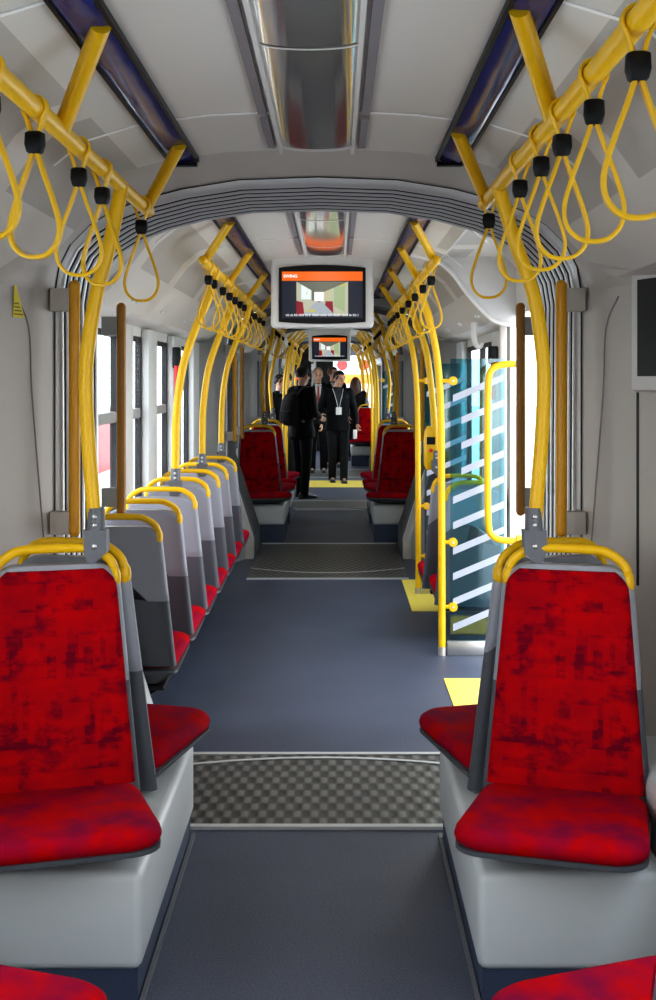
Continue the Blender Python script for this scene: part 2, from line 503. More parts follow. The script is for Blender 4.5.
# lit box over the open doorway, closed at the cove
cv = [(x, z) for x, z in CEIL[:-3]] + [(.50, 2.39), (W+.1, 2.39)]
trim(MB().poly([(x, 7.03, z) for x, z in cv], (0, .02, 0)), 'cove_mat', smooth=False)
rim = [Vector((x, 7.02, z)) for x, z in CEIL[:-2]]
b = MB(); b.tube(rim, r=.014, n=8, sub=4); trim(b, 'casing')
# cove bolts on the lower edge of the coves
for s, ys in ((-1, [5.9, 6.9, 7.9, 8.9]), (1, [7.35, 8.4, 9.3])):
    for yb in ys:
        b = MB()
        for d in ((0, .09) if yb > 5 else (0,)):
            b.ball((s*.935, yb+d, 2.012), .012, (1, 1, 1), 10, 6)
        trim(b, 'bolt')

# slanted end walls leading into the gangways
def funnel(ya_side, ya_top, yb, mat):
    A = full(PROF); B = full(TUN)
    ra = []
    for (x, z) in A:
        k = min(1, max(0, (z-1.9)/.45))
        ra.append(Vector((x, ya_side*(1-k)+ya_top*k, z)))
    rb = [Vector((x, yb, z)) for x, z in B]
    mid = []
    for a, b in zip(ra, rb): mid.append(a.lerp(b, .8) + Vector((0, 0, 0)))
    mb = MB(); mb.loft([ra, mid, rb], closed=False)
    return trim(mb, mat, ang=50)
funnel(3.72, 4.03, 4.24, 'wall_warm')
funnel(5.30, 5.20, 4.93, 'wall_warm')
funnel(9.95, 10.75, 10.98, 'grey_panel')  # grey here and on later facing end walls paints in their shade
funnel(12.0, 11.9, 11.72, 'wall_warm')
funnel(14.9, 15.15, 15.3, 'grey_panel')
funnel(16.4, 16.2, 16.0, 'wall_warm')
funnel(20.6, 20.9, 21.1, 'grey_panel')
funnel(22.2, 22.0, 21.7, 'wall_warm')

# bellows
for k, (ya, yb) in enumerate(TUNS):
    root = thing('gangway_bellows', ['ribbed silver gangway bellows framing the view nearest the camera',
        'ribbed gangway bellows just before the far pair of facing red seats', 'ribbed gangway bellows arching over the man with the backpack',
        'farthest gangway bellows behind the group of standing people'][k], 'bellows', (0, ya, 0))
    n = 8; L = yb-ya
    prof = full(TUN)
    for i in range(2*n-1):
        shade_rib = i % 2  # every other rib is black: shading between the silver ribs as colour
        yc = L*(i+1)/(2*n); hw = L/n*(.14 if shade_rib else .27)
        rings = []
        for j in range(7):
            a = PI*j/6; off = (.027 if shade_rib else .030)*math.sin(a)
            ring = []
            for (x, z) in prof:
                cx, cz = 0, 1.2
                d = Vector((x-cx, z-cz)); ln = d.length
                if z <= .2: q = Vector((x - math.copysign(off, x), z))
                else: q = Vector((x, z)) - d/ln*off
                ring.append((q.x, yc - hw*math.cos(a), q.y))
            rings.append(ring)
        MB().loft(rings, closed=False).obj('shade_rib' if shade_rib else 'rib', 'black_matte' if shade_rib else ('bellows_silver' if k == 0 else 'bellows_shaded'), root, angle=60)
    MB().loft([[(x, 0, z) for x, z in prof], [(x, L, z) for x, z in prof]], closed=False).obj('lining', 'black_matte', root)
    b = MB()
    for y in (L-.045,):
        rings = []
        for (yo, off) in ((0, 0), (0, .016), (.04, .016), (.04, 0)):
            rings.append([(x*(1-off/.93), y+yo, z-(off if z > 1.9 else 0)) for x, z in prof])
        b.loft(rings, closed=False)
    b.obj('end_ring', 'black', root, angle=60)

# rear wall behind the camera and the cab wall at the far end
struct(MB().box(-1.24, 1.24, -2.55, -2.42, 0, 2.45).obj('wall_back', 'wall_white', smooth=False))
fw = MB()
fw.box(-1.24, -.30, 27.6, 27.7, 0, 2.45); fw.box(-.30, 1.24, 27.6, 27.7, 2.25, 2.45); fw.box(-.3, 1.24, 27.6, 27.7, 0, .75); fw.box(.95, 1.24, 27.6, 27.7, .7, 2.3)
struct(fw.obj('wall_front', 'grey_panel', smooth=False))
win_n[0] += 1
r = thing('window_%d' % win_n[0], 'bright cab window at the far end', 'window', (.325, 27.65, .75)); struct(r)
MB().box(-.62, .62, -.004, .004, 0, 1.5).obj('pane', 'glass', r, smooth=False)
f = MB(); f.box(-.62, -.58, -.03, .03, 0, 1.5); f.box(.58, .62, -.03, .03, 0, 1.5); f.obj('window_frame', 'rubber', r, smooth=False)
tag(MB().box(-.36, .02, 27.45, 27.55, 0, 2.3, .02).obj('cab_door', 'black_matte'), 'tall black cab door panel at the far end of the tram', 'door')
b = thing('notice_sheet', 'white paper notice stuck up left of the small far screen', 'notice', (-.50, 26.0, 1.83))
MB().box(-.14, .14, 0, .01, 0, .26).obj('sheet', 'paper', b, smooth=False)
g = MB()
for k in range(5): g.box(-.09, .02+.015*k, -.003, 0, .05+.03*k, .058+.03*k)
g.box(.04, .10, -.003, 0, .14, .22); g.obj('print', 'sticker_ink', b, smooth=False)
b = thing('led_display', 'small red lit LED display above heads at the far end', 'display', (-.58, 24.215, 1.66))
MB().box(-.17, .17, 0, .08, -.08, .1, .01).obj('housing', 'black', b)
MB().box(-.13, .10, -.006, 0, -.04, .06).obj('lit_panel', 'led_red', b, smooth=False)
tag(MB().box(-.62, -.40, 26.02, 26.06, 0, 2.38, .015).obj('post', 'grey_panel'), 'grey partition post carrying the notice at the far end', 'post')
tag(MB().box(-.75, -.42, 24.29, 24.36, 0, 2.34, .015).obj('partition', 'black_matte'), 'dark partition carrying the red LED display', 'partition')

# ceiling centre covers and blue strips
def spine(y0, y1, label, end_far=True, hw0=.115):
    root = thing('ceiling_cover', label, 'ceiling cover', (0, y0, 0))
    L = y1-y0
    def ring(y, sc, dz):
        return [(hw0*sc*math.sin(R(a)), y, 2.386-dz-.016*sc*math.cos(R(a))+.0) for a in range(-90, 91, 10)]
    seg = [0]; yy = 1.12
    e = MB()
    rings = [ring(0, 1, 0)]
    for k in range(1, 9): rings.append(ring((L-.10)*k/8, 1, 0))
    MB().loft(rings, closed=False).obj('mirror_cover', 'mirror_cover', root, angle=60)
    MB().loft([ring(L-.10, 1, 0), ring(L-.05, .98, .0), ring(L, .92, -.01)], closed=False).obj('end_cap', 'casing', root, angle=60)
    fr = MB()
    for s in (-1, 1):
        fr.box(s*.118-.006, s*.118+.006, 0, L, 2.372, 2.392)
    yy = .35
    while yy < L-.3:
        rg = [[(x*1.01, y+dy, z-.002) for x, y, z in ring(yy, 1, 0)] for dy in (0, .014)]
        fr.loft(rg, closed=False); yy += 1.12
    fr.obj('frame', 'casing', root)
    sl = MB()
    for s in (-1, 1):
        yy = .02
        while yy < L-.1:
            a = min(1.06, L-.06-yy)
            sl.box(s*.148-.012, s*.148+.012, yy, yy+a, 2.380, 2.3945); yy += 1.12
    sl.obj('slot', 'slot', root, smooth=False)
spine(-1.0, 4.0, 'long mirrored ceiling cover overhead, nearest the camera')
spine(5.3, 7.35, 'mirrored ceiling cover between the first gangway and the hanging screen')
spine(12.2, 14.9, 'mirrored ceiling cover over the far facing red seats')
spine(16.3, 17.6, 'mirrored ceiling cover above the small second screen')
def blue(s, y0, y1, label):
    root = thing('blue_ceiling_strip', label, 'ceiling strip', (s*.445, y0, 0))
    L = y1-y0
    z0, z1 = ceilz(.40), ceilz(.495)
    pr = [(-s*.036, z0-.004), (s*.040, z1-.004), (s*.040, z1-.014), (s*.026, z1-.017), (-s*.026, z0-.017), (-s*.036, z0-.014)]
    MB().loft([[(x, 0, z) for x, z in pr], [(x, L, z) for x, z in pr]]).obj('glossy_strip', 'blue_panel', root, angle=30)
    e = MB()
    for xx, zz in ((-s*.042, z0), (s*.046, z1)):
        e.box(xx-.005, xx+.005, 0, L, zz-.018, zz-.002)
    e.obj('edge_profile', 'black', root, smooth=False)
    for ya in (0, L-.03): MB().box(-.042, .042, ya, ya+.03, z1-.022, z1-.008).obj('end_cap', 'black', root, smooth=False)
for nm, s in (('left', -1), ('right', 1)):
    blue(s, -1.0, 4.05, 'dark blue glossy ceiling strip above the near %s handrail' % nm)
    blue(s, 5.3, 10.6, 'dark blue glossy ceiling strip in the middle car, %s of the hanging screen' % nm)
    blue(s, 12.2, 15.0, 'dark blue glossy ceiling strip over the far red seats on the %s' % nm)

# ------------------------------------------------------------------ seats
def seat_w(z):
    t = (z-.36)/.72
    w = .246 - .060*t
    r = .075; zt = 1.08
    if z > zt-r: w += -r + math.sqrt(max(0, r*r-(z-(zt-r))**2))
    return w
def lean(z): return .015 + .075*((z-.40)/.68)
def back_ring(z, f, b, inset=0, curve=0.02):
    """rounded outline at height z from y=f (front) to y=b (back)"""
    w = seat_w(z)-inset; y = lean(z); c = min((b-f)/2, .03)
    pts = []
    for (cx, cy, a0) in ((w-c, b-c, 0), (-(w-c), b-c, 90), (-(w-c), f+c, 180), (w-c, f+c, 270)):
        arc = [(cx+c*math.cos(R(a0+90*k/3)), cy+c*math.sin(R(a0+90*k/3))) for k in range(4)]
        if a0 == 0: arc += [((w-c)*(1-2*k/12), b) for k in range(1, 12)]
        if a0 == 180: arc += [(-(w-c)*(1-2*k/8), f) for k in range(1, 8)]
        for px, py in arc:
            pts.append((px, y+py-curve*(1-(px/w)**2)*(1 if py > 0 else .5), z))
    return pts
def seat_parts(root, handle='yellow', strut=False, zbot=.36):
    # cushion
    def cush(zc, t, w0, w1, y0, y1, puff, name, mat, fr=.09):
        rings = []
        nz = 7
        for i in range(nz):
            a = PI*i/(nz-1) - PI/2
            ins = (1-math.cos(a))*t*.5
            z = zc + t*.5*math.sin(a)
            ring = []
            # outline: trapezoid with rounded front corners
            cr = fr
            hw_f, hw_b = w0-ins, w1-ins
            yf, yb = y0+ins, y1-ins*.4
            for k in range(7):
                an = R(180+90*k/6); ring.append((-hw_f+cr+cr*math.cos(an), yf+cr+cr*math.sin(an)))
            for k in range(7):
                an = R(270+90*k/6); ring.append((hw_f-cr+cr*math.cos(an), yf+cr+cr*math.sin(an)))
            c2 = .03
            for k in range(4):
                an = R(90*k/3); ring.append((hw_b-c2+c2*math.cos(an), yb-c2+c2*math.sin(an)))
            for k in range(4):
                an = R(90+90*k/3); ring.append((-hw_b+c2+c2*math.cos(an), yb-c2+c2*math.sin(an)))
            rings.append([(x, y, z + puff*(y-y0)/(y1-y0)*-1) for x, y in ring])
        MB().loft(rings).obj(name, mat, root, angle=70)
    cush(.452, .062, .247, .232, -.475, .0, .028, 'seat_cushion', 'fabric_seat')
    # pan under the cushion, tapering down to the rear
    rings = []
    for (z, sc, yf, yb) in ((.428, .985, -.474, .055), (.416, .985, -.472, .06), (.385, .86, -.38, .06), (.352, .70, -.25, .06)):
        hw, cr = .247*sc, .085*sc
        ring = []
        for a0, cx, cy in ((180, -hw+cr, yf+cr), (270, hw-cr, yf+cr), (0, hw-cr*.4, yb-cr*.4), (90, -hw+cr*.4, yb-cr*.4)):
            c = cr if a0 >= 180 else cr*.4
            for k in range(6):
                an = R(a0+90*k/5); ring.append((cx+c*math.cos(an), cy+c*math.sin(an), z - (.02 if z > .4 else 0)*((y_ := cy+c*math.sin(an))+.46)/.5))
        rings.append(ring)
    MB().loft(rings).obj('seat_pan', 'mid_grey', root, angle=60)
    # back cushion
    zs = [.45, .47, .55, .65, .75, .85, .92, .97, 1.0, 1.02, 1.035, 1.048, 1.057, 1.064]
    rings = []
    for z in zs:
        ins = .014
        zz = z
        ring = back_ring(z, -.022, .012, ins + (0 if z < 1.03 else (z-1.03)*.2), .012)
        rings.append(ring)
    MB().loft(rings).obj('backrest_cushion', 'fabric_back', root, angle=60)
    # shells: dark lower with arched top edge, light upper
    zl = [.36, .42, .5, .58, .66, .74]
    def edge(x, y):   # height of the colour break round the shell
        w = .2
        u = x/w
        e = .735 + (.13*max(0, 1-((u-.35)/.95)**2) if y > .022 else 0)
        return e
    f, b = -.004, .050
    cols = len(back_ring(.5, f, b))
    def pt(k, z): return back_ring(z, f, b, 0 if z > .5 else 0, .012)[k]
    brk = []
    for k in range(cols):
        x, y, _ = pt(k, .74); brk.append(edge(x, y-lean(.74)))
    lo = [[pt(k, zbot+(brk[k]-zbot)*i/7) for k in range(cols)] for i in range(8)]
    MB().loft(lo).obj('lower_shell', 'dark_shell', root, angle=60)
    N = 12
    def up(i, k):
        t = i/N
        t2 = 1-(1-t)**1.7
        return pt(k, brk[k]+(1.078-brk[k])*t2)
    MB().loft([[up(i, k) for k in range(cols)] for i in range(N+1)]).obj('upper_shell', 'light_grey', root, angle=60)
    # tubular grab handle over the top with its two end mounts
    y = lean(1.05)+.022
    hb = MB(); hw = .166
    pts = [(-hw-.01, y, 1.015), (-hw, y+.004, 1.075), (-hw+.045, y+.006, 1.112), (-.07, y+.008, 1.122), (.07, y+.008, 1.122), (hw-.045, y+.006, 1.112), (hw, y+.004, 1.075), (hw+.01, y, 1.015)]
    h = hb.tube(pts, r=.0145, n=10, sub=5).obj('grab_handle', handle, root)
    for s in (-1, 1):
        m_ = MB(); m_.ball((s*(hw+.008), y-.002, 1.030), .03, (.62, .82, 1.25), 14, 10); m_.poly([(s*(hw+.004), y-.014, 1.06), (s*(hw-.07), y-.014, 1.052), (s*(hw-.015), y-.014, 1.015)], (0, .022, 0))
        m_.obj('handle_mount', handle, h)
    sl = MB()
    for k in range(4): sl.box(-.12+.07*k, -.075+.07*k, .055, .10, .338, .352)
    sl.box(-.19, .19, .0, .085, .33, .345)
    sl.obj('base_bracket', 'black', root, smooth=False)
    if strut:
        st = MB()
        st.box(-.19, .185, -.30, .045, .315, .345, .006)
        st.tube([(-.15, -.03, .32), (.06, -.03, .17), (.22, -.03, .09)], r=.018, n=8)
        st.tube([(-.08, -.25, .32), (.22, -.25, .12)], r=.014, n=8)
        st.obj('wall_bracket', 'black', root)
    return root

proto = thing('tram_seat', 'red patterned tram seat facing the camera on the near right plinth', 'seat')
seat_parts(proto)
proto_s = thing('single_seat', 'single grey-backed seat nearest the camera on the left, its back in shade', 'seat')
seat_parts(proto_s, strut=True, zbot=.43)
proto_s.scale = (1, 1, .93)
A = R(16)
G1 = 'red seats on the near plinths'; G2 = 'red seats around the far plinths'; G3 = 'single seats along the left windows'
proto.location = (.715, 3.43, 0); proto.rotation_euler = (0, 0, -A); proto['group'] = G1
dup(proto, (-.735, 3.43, 0), A, 'red patterned tram seat facing the camera on the near left plinth', G1)
dup(proto, (.695, 3.79, 0), PI+A, 'tram seat facing away, red pad showing behind the near right seat', G1)
dup(proto, (-.715, 3.79, 0), PI-A, 'tram seat facing away, red pad showing behind the near left seat', G1)
dup(proto, (.71, 1.90, 0), PI+R(20), 'red seat pad cut off at the bottom right corner of the view', G1)
dup(proto, (-.715, 1.90, 0), PI-R(18), 'red seat pad cut off at the bottom left corner of the view', G1)
# singles on the left of the second car, all facing away
SY = [5.17, 5.82, 6.45, 7.10, 7.72, 8.32, 9.02]
words = ['nearest the camera, in shade', 'second from the camera', 'third from the camera, with a pole', 'fourth from the camera',
         'fifth from the camera, with a pole', 'sixth from the camera', 'farthest in the row, with a pole']
for k, y in enumerate(SY):
    lb = 'single grey-backed seat along the left windows, ' + words[k]
    if k == 0:
        proto_s.location = (-.858, y, 0); proto_s.rotation_euler = (0, 0, PI); proto_s['label'] = lb; proto_s['group'] = G3
    else: dup(proto_s, (-.858, y, 0), PI, lb, G3)
# right seats behind the glass screen
dup(proto, (.92, 7.46, -.13), PI, 'grey-backed seat facing away directly behind the striped glass screen', 'seats behind the glass screen')
dup(proto, (.89, 8.10, -.14), PI, 'grey-backed seat facing away behind the first seat at the glass screen', 'seats behind the glass screen')
# far car
for nm, s in (('left', -1), ('right', 1)):
    for (y, back, w) in ((12.33, 0, 'facing the camera, front one of the far %s plinth'), (12.75, 1, 'facing away, hidden behind the front seat of the far %s plinth'),
                          (13.92, 0, 'facing the camera, second row of the far %s plinth'), (14.33, 1, 'facing away at the rear of the far %s plinth')):
        dup(proto, (s*.715, y, 0.02), (PI+s*A) if back else -s*A, 'dark red patterned seat ' + w % nm, G2)
dup(proto, (.66, 22.9, .02), -A, 'small distant red seat facing the camera beyond the lanyard man')

# plinths
def plinth(s, y0, y1, xin, xout, kz, top, label, y_taper=0):
    root = thing('seat_plinth', label, 'plinth', (0, y0, 0))
    L = y1-y0
    a, b = sorted((s*xin, s*xout))
    MB().box(a, b, 0, L, kz, top, .025, 3).obj('cover', 'plinth', root)
    a2, b2 = sorted((s*(xin+.012), s*xout))
    MB().box(a2, b2, .015, L-.015, 0, kz+.01).obj('kick_board', 'kick', root, smooth=False)
    l = MB(); xx = s*(xin-.004); l.box(min(xx, xx+s*.012), max(xx, xx+s*.012), 0, L, 0, .012); l.obj('floor_welt', 'joint_grey', root, smooth=False)
    return root
plinth(1, 3.10, 4.26, .43, .93, .09, .345, 'white plinth under the near right pair of red seats')
plinth(-1, 3.10, 4.26, .44, .93, .09, .345, 'white plinth under the near left pair of red seats')
plinth(1, .9, 2.12, .45, .93, .09, .345, 'white plinth under the red seat at bottom right')
plinth(-1, .9, 2.12, .45, .93, .09, .345, 'white plinth under the red seat at bottom left')
for nm, s in (('left', -1), ('right', 1)):
    plinth(s, 11.96, 13.05, .44, 1.1, .175, .37, 'white plinth with navy kick board under the front far %s seats' % nm)
    plinth(s, 13.55, 14.7, .44, 1.1, .175, .37, 'white plinth under the second row of far %s seats' % nm)
plinth(1, 22.5, 23.6, .36, 1.1, .2, .37, 'white plinth with dark base under the small distant red seat')
for nm, s in (('left', -1), ('right', 1)):
    root = thing('wheel_box', 'white moulded wall box beside the near %s seats' % nm, 'wall box', (s*1.025, .9, 0))
    MB().box(-.088, .088, 0, 2.85, 0, .52, .05, 4).obj('cover', 'plinth', root)
    # sloped cheek panels at the first and second gangway
    for (y0, y1, w, m) in ((4.94, 5.06, 'behind the near %s seats', 'plinth'), (10.86, 10.99, 'left by the second gangway' if s < 0 else 'right by the second gangway', 'plinth'), (11.72, 11.85, 'in front of the far %s plinth', 'plinth')):
        lab = 'white sloping side cheek ' + (w % nm if '%' in w else w)
        c = thing('side_cheek', lab, 'cheek panel', (0, y0, 0))
        pts = [(s*.70, 0, .17), (s*.93, 0, .9), (s*1.02, 0, .9), (s*1.02, 0, .17)]
        off = .02 if y0 < 11.5 else 0
        MB().poly([(x-s*off, y, z) for x, y, z in pts], (0, y1-y0, 0)).obj('slope_panel', m, c, smooth=False)
        a, b = sorted((s*(.70-off), s*1.02))
        MB().box(a, b, 0, y1-y0, 0, .17).obj('metal_base', 'steel_base', c, smooth=False)
        MB().poly([(s*(.70-off-.004), -.002, .17), (s*(.93-off-.004), -.002, .9), (s*(.93-off+.03), -.002, .9), (s*(.70-off+.03), -.002, .17)], (0, .012, 0)).obj('edge_trim', 'wall_warm', c, smooth=False)

# ------------------------------------------------------------------ handrails, poles, straps
ZB = 2.2; XB = .58
def rail(name_side, s, y0, y1, brackets, label, group):
    xb = XB if s < 0 else .55
    root = thing('overhead_handrail', label, 'handrail', (s*xb, y0, ZB), 0, group)
    MB().tube([(0, 0, 0), (0, y1-y0, 0)], r=.021, n=24).obj('rail', 'yellow', root)
    for ye in (0, y1-y0): MB().ball((0, ye, 0), .0215).obj('end_cap', 'yellow', root)
    for yb in brackets:
        tx, tz = s*.425, ceilz(.425)-.014
        yy = yb-y0
        br = MB(); br.tube([(0, yy, 0), (tx-s*xb, yy-.31, tz-ZB)], n=12, flatten=(.024, .020)); 
        o = br.obj('bracket', 'yellow', root)
    return root
def pole(side, s, pts, label, clamp=True, base=False, group=None, sleeve=None, mat='yellow'):
    """pts relative list (x, z) with x measured from centre, at constant Y"""
    y = pts[0][2]
    x0, z0 = pts[-1][0], pts[-1][1]
    root = thing('handrail_pole', label, 'pole', (s*x0, y, z0), 0, group)
    P = [(s*(x-x0-(.03*max(0, min(1, (z-1.9)/.3)) if s > 0 else 0)), yy-y, z-z0) for x, z, yy in pts]
    MB().tube(P, r=.0215, n=24, sub=8).obj('tube', mat, root)
    if clamp:
        c = MB(); c.tube([(0, 0, .10), (0, 0, -.01)], n=14, rad=[.026, .027])
        c.poly([(-.034, -.026, .035), (.034, -.026, .035), (.036, -.026, -.03), (.012*s+.0, -.026, -.075), (-.030, -.026, -.035)], (0, .052, 0))
        k = c.obj('clamp', 'joint_grey', root)
        for zz, rb in ((.075, .0075), (.05, .0075), (-.012, .0085)): MB().ball((0, -.026, zz), rb, (1, .6, 1), 10, 6).obj('bolt', 'bolt', k)
    if base:
        MB().cyl((0, 0, 0), (0, 0, .05), .024).obj('floor_sleeve', 'steel_base', root)
    return root

# near car
for nm, s in (('left', -1), ('right', 1)):
    rail(nm, s, .4, 4.12 if s < 0 else 3.95, [.9, 2.80 if s < 0 else 2.69, 4.06 if s < 0 else 3.88], 'yellow overhead handrail nearest the camera on the %s' % nm, 'overhead handrails')
    pole(nm, s, [(.575, 2.2, 3.575), (.61, 2.03, 3.575), (.65, 1.88, 3.575), (.676, 1.72, 3.575), (.682, 1.6, 3.575), (.675, 1.44, 3.575), (.664, 1.3, 3.575), (.652, 1.14, 3.575)],
         'thick curved yellow pole rising from the near %s seats to the handrail' % nm, group='curved poles')
    rail(nm, s, 5.8, 10.85, [5.88, 7.2, 8.65, 10.2] if s < 0 else [5.88, 7.0, 8.3, 9.7], 'yellow overhead handrail in the middle car on the %s' % nm, 'overhead handrails')
    rail(nm, s, 12.4, 14.95, [12.5, 13.5, 14.6], 'yellow overhead handrail above the far red seats on the %s' % nm, 'overhead handrails')
    rail(nm, s, 16.5, 20.6, [16.6, 17.8, 19.0, 20.2], 'yellow overhead handrail in the fourth car on the %s' % nm, 'overhead handrails')
    rail(nm, s, 22.3, 26.8, [22.5, 23.9, 25.3, 26.5], 'yellow overhead handrail in the farthest car on the %s' % nm, 'overhead handrails')
ps = [(.58, 2.2), (.61, 2.08), (.68, 1.92), (.755, 1.70), (.79, 1.45), (.797, 1.2), (.797, 1.045)]
for k, (y, w) in enumerate(((6.45, 'first'), (7.75, 'second'), (9.05, 'third'))):
    pole('left', -1, [(x, z, y) for x, z in ps], 'curved yellow pole on the left single seats, %s from the camera' % w, group='curved poles')
pf = [(.58, 2.2), (.60, 2.08), (.645, 1.85), (.675, 1.6), (.685, 1.3), (.688, .8), (.69, .3), (.69, 0)]
pole('right', 1, [(x, z, 7.07) for x, z in pf], 'floor-standing yellow pole holding the striped glass screen', clamp=False, base=True, group='floor poles')
pole('right', 1, [(x, z, 9.08) for x, z in pf], 'floor-standing yellow pole on the right behind the grey-backed seats', clamp=False, base=True, group='floor poles')
pole('right', 1, [(x-.02, z, 8.02) for x, z in [(.60, 2.2), (.62, 2.05), (.68, 1.85), (.72, 1.6), (.745, 1.3), (.755, 1.05)]], 'curved yellow pole on the right seats behind the striped glass screen', group='curved poles')
pg = [(.58, 2.2), (.60, 2.05), (.655, 1.85), (.70, 1.62), (.695, 1.42), (.675, 1.19)]
for nm, s in (('left', -1), ('right', 1)):
    pole(nm, s, [(x, z, 12.54) for x, z in pg], 'curved yellow pole above the front far %s red seats' % nm, group='curved poles')
    pole(nm, s, [(x, z, 14.12) for x, z in pg], 'curved yellow pole above the second row of far %s seats' % nm, group='curved poles')
    pole(nm, s, [(x, z, 23.05) for x, z in pg], 'distant curved yellow pole over the farthest %s seats' % nm, group='curved poles')
    for k, (y, w) in enumerate(((17.0, 'first'), (18.0, 'second'), (19.6, 'third'))):
        pole(nm, s, [(x-.02, z, y) for x, z in pf], 'distant yellow floor pole on the %s of the fourth car, %s from the camera' % (nm, w), clamp=False, base=True, group='floor poles')
    for k, (y, w) in enumerate(((24.6, 'first'), (26.0, 'second'))):
        pole(nm, s, [(x-.02, z, y) for x, z in pf], 'tiny yellow pole on the %s of the farthest car, %s from the camera' % (nm, w), clamp=False, base=True, group='floor poles')

# straight grab poles on the gangway frames
def gpole(s, y, z0, z1, mat, label, brack):
    root = thing('gangway_grab_pole', label, 'pole', (s*.852, y, z0), 0, 'straight gangway poles')
    b = MB(); b.tube([(0, 0, 0), (0, 0, z1-z0)], r=.0205, n=24); b.ball((0, 0, 0), .0205); b.ball((0, 0, z1-z0), .0205); b.obj('tube', mat, root)
    for zz in ((.03, z1-z0-.05) if brack else (.06, z1-z0-.08)):
        c = MB()
        a, d = sorted((s*.015, s*(.082)))
        c.box(a, d, -.02, .03, zz-.04, zz+.04, .004); c.obj('bracket', 'bracket_grey' if brack else 'grey_panel', root)
for nm, s in (('left', -1), ('right', 1)):
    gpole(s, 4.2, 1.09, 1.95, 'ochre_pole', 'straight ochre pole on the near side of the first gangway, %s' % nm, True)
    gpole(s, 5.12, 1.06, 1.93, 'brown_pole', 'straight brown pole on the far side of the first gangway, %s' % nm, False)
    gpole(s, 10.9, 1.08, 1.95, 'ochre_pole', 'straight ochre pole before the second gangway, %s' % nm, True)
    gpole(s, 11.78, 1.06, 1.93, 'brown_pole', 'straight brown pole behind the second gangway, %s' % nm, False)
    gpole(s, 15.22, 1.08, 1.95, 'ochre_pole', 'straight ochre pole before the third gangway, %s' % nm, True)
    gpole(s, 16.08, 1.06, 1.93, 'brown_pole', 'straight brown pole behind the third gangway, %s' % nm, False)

# hanging straps
def ribbon(mb, pts, w=.017, t=.0045, closed=False):
    P = [Vector(p) for p in pts]; n = len(P); rings = []
    for i in range(n):
        tg = (P[(i+1) % n]-P[i-1]) if closed else (P[min(i+1, n-1)]-P[max(i-1, 0)])
        tg.normalize(); nr = Vector((-tg.z, 0, tg.x))
        rings.append([P[i]+nr*(t*a)+Vector((0, w*.5*b, 0)) for a, b in ((-1, -.8), (-1, .8), (0, 1), (1, .8), (1, -.8), (0, -1))])
    if closed:
        vs = [[mb.bm.verts.new(p) for p in r] for r in rings]
        for i in range(n):
            a, b = vs[i], vs[(i+1) % n]
            for k in range(6): mb.bm.faces.new((a[k], a[(k+1) % 6], b[(k+1) % 6], b[k]))
    else: mb.loft(rings)
def make_strap():
    root = thing('strap_hanger', '', 'strap hanger')
    b = MB()
    up = [(.026*math.sin(R(a)), 0, .026*math.cos(R(a))) for a in range(-130, 131, 13)]
    ribbon(b, [(-.006, 0, -.062), (-.012, 0, -.04)] + up + [(.012, 0, -.04), (.006, 0, -.062)], .02, .0035)
    b.obj('rail_loop', 'yellow_strap', root)
    c = MB()
    rings = []
    for (z, hx, hy) in ((-.050, .013, .010), (-.054, .019, .014), (-.078, .020, .015), (-.094, .016, .013), (-.098, .011, .010)):
        ring = []
        for a0, cx, cy in ((0, hx-.005, hy-.005), (90, -hx+.005, hy-.005), (180, -hx+.005, -hy+.005), (270, hx-.005, -hy+.005)):
            for k in range(3): ring.append((cx+.005*math.cos(R(a0+45*k)), cy+.005*math.sin(R(a0+45*k)), z))
        rings.append(ring)
    c.loft(rings).obj('buckle', 'black', root, angle=50)
    d = MB()
    pts = [Vector(p) for p in ((-.004, 0, -.092), (-.018, 0, -.135), (-.040, 0, -.195), (-.055, 0, -.25), (-.050, 0, -.288), (-.028, 0, -.312), (0, 0, -.318), (.028, 0, -.312), (.050, 0, -.288), (.055, 0, -.25), (.040, 0, -.195), (.018, 0, -.135), (.004, 0, -.092))]
    P, _ = spline(pts, 5)
    ribbon(d, P, .018, .0042)
    d.obj('grip_loop', 'yellow_strap', root)
    return root
ordw = ['first', 'second', 'third', 'fourth', 'fifth', 'sixth', 'seventh', 'eighth', 'ninth', 'tenth', 'eleventh', 'twelfth']
strap0 = make_strap(); used = [False]
def straps(s, ys, where, group):
    for k, y in enumerate(ys):
        lb = 'yellow strap hanger, %s from the camera on %s' % (ordw[k], where)
        rz = random.uniform(-.22, .22)
        if not used[0]:
            used[0] = True; strap0.location = (s*(XB if s < 0 else .55), y, ZB); strap0.rotation_euler = (0, 0, rz); strap0['label'] = lb; strap0['group'] = group
        else: dup(strap0, (s*(XB if s < 0 else .55), y, ZB), rz, lb, group)
straps(-1, [2.22, 2.56, 3.0, 3.30, 3.97], 'the near left handrail', 'straps on the near handrails')
straps(1, [1.94, 2.27, 2.59, 2.85, 3.18, 3.82], 'the near right handrail', 'straps on the near handrails')
straps(-1, [6.08, 6.34, 6.85, 7.29, 7.67, 8.08, 8.44, 9.08, 9.58, 10.2, 10.7], 'the middle left handrail', 'straps on the middle handrails')
straps(1, [6.12, 6.69, 7.35, 8.0, 8.76, 9.4, 9.8, 10.15, 10.45, 10.75], 'the middle right handrail', 'straps on the middle handrails')
for nm, s in (('left', -1), ('right', 1)):
    straps(s, [12.75, 13.2, 13.75, 14.25, 14.75], 'the far %s handrail above red seats' % nm, 'straps on the far handrails')
    straps(s, [16.9, 17.4, 18.2, 18.8, 19.4, 20.0], 'the fourth-car %s handrail' % nm, 'straps on the distant handrails')

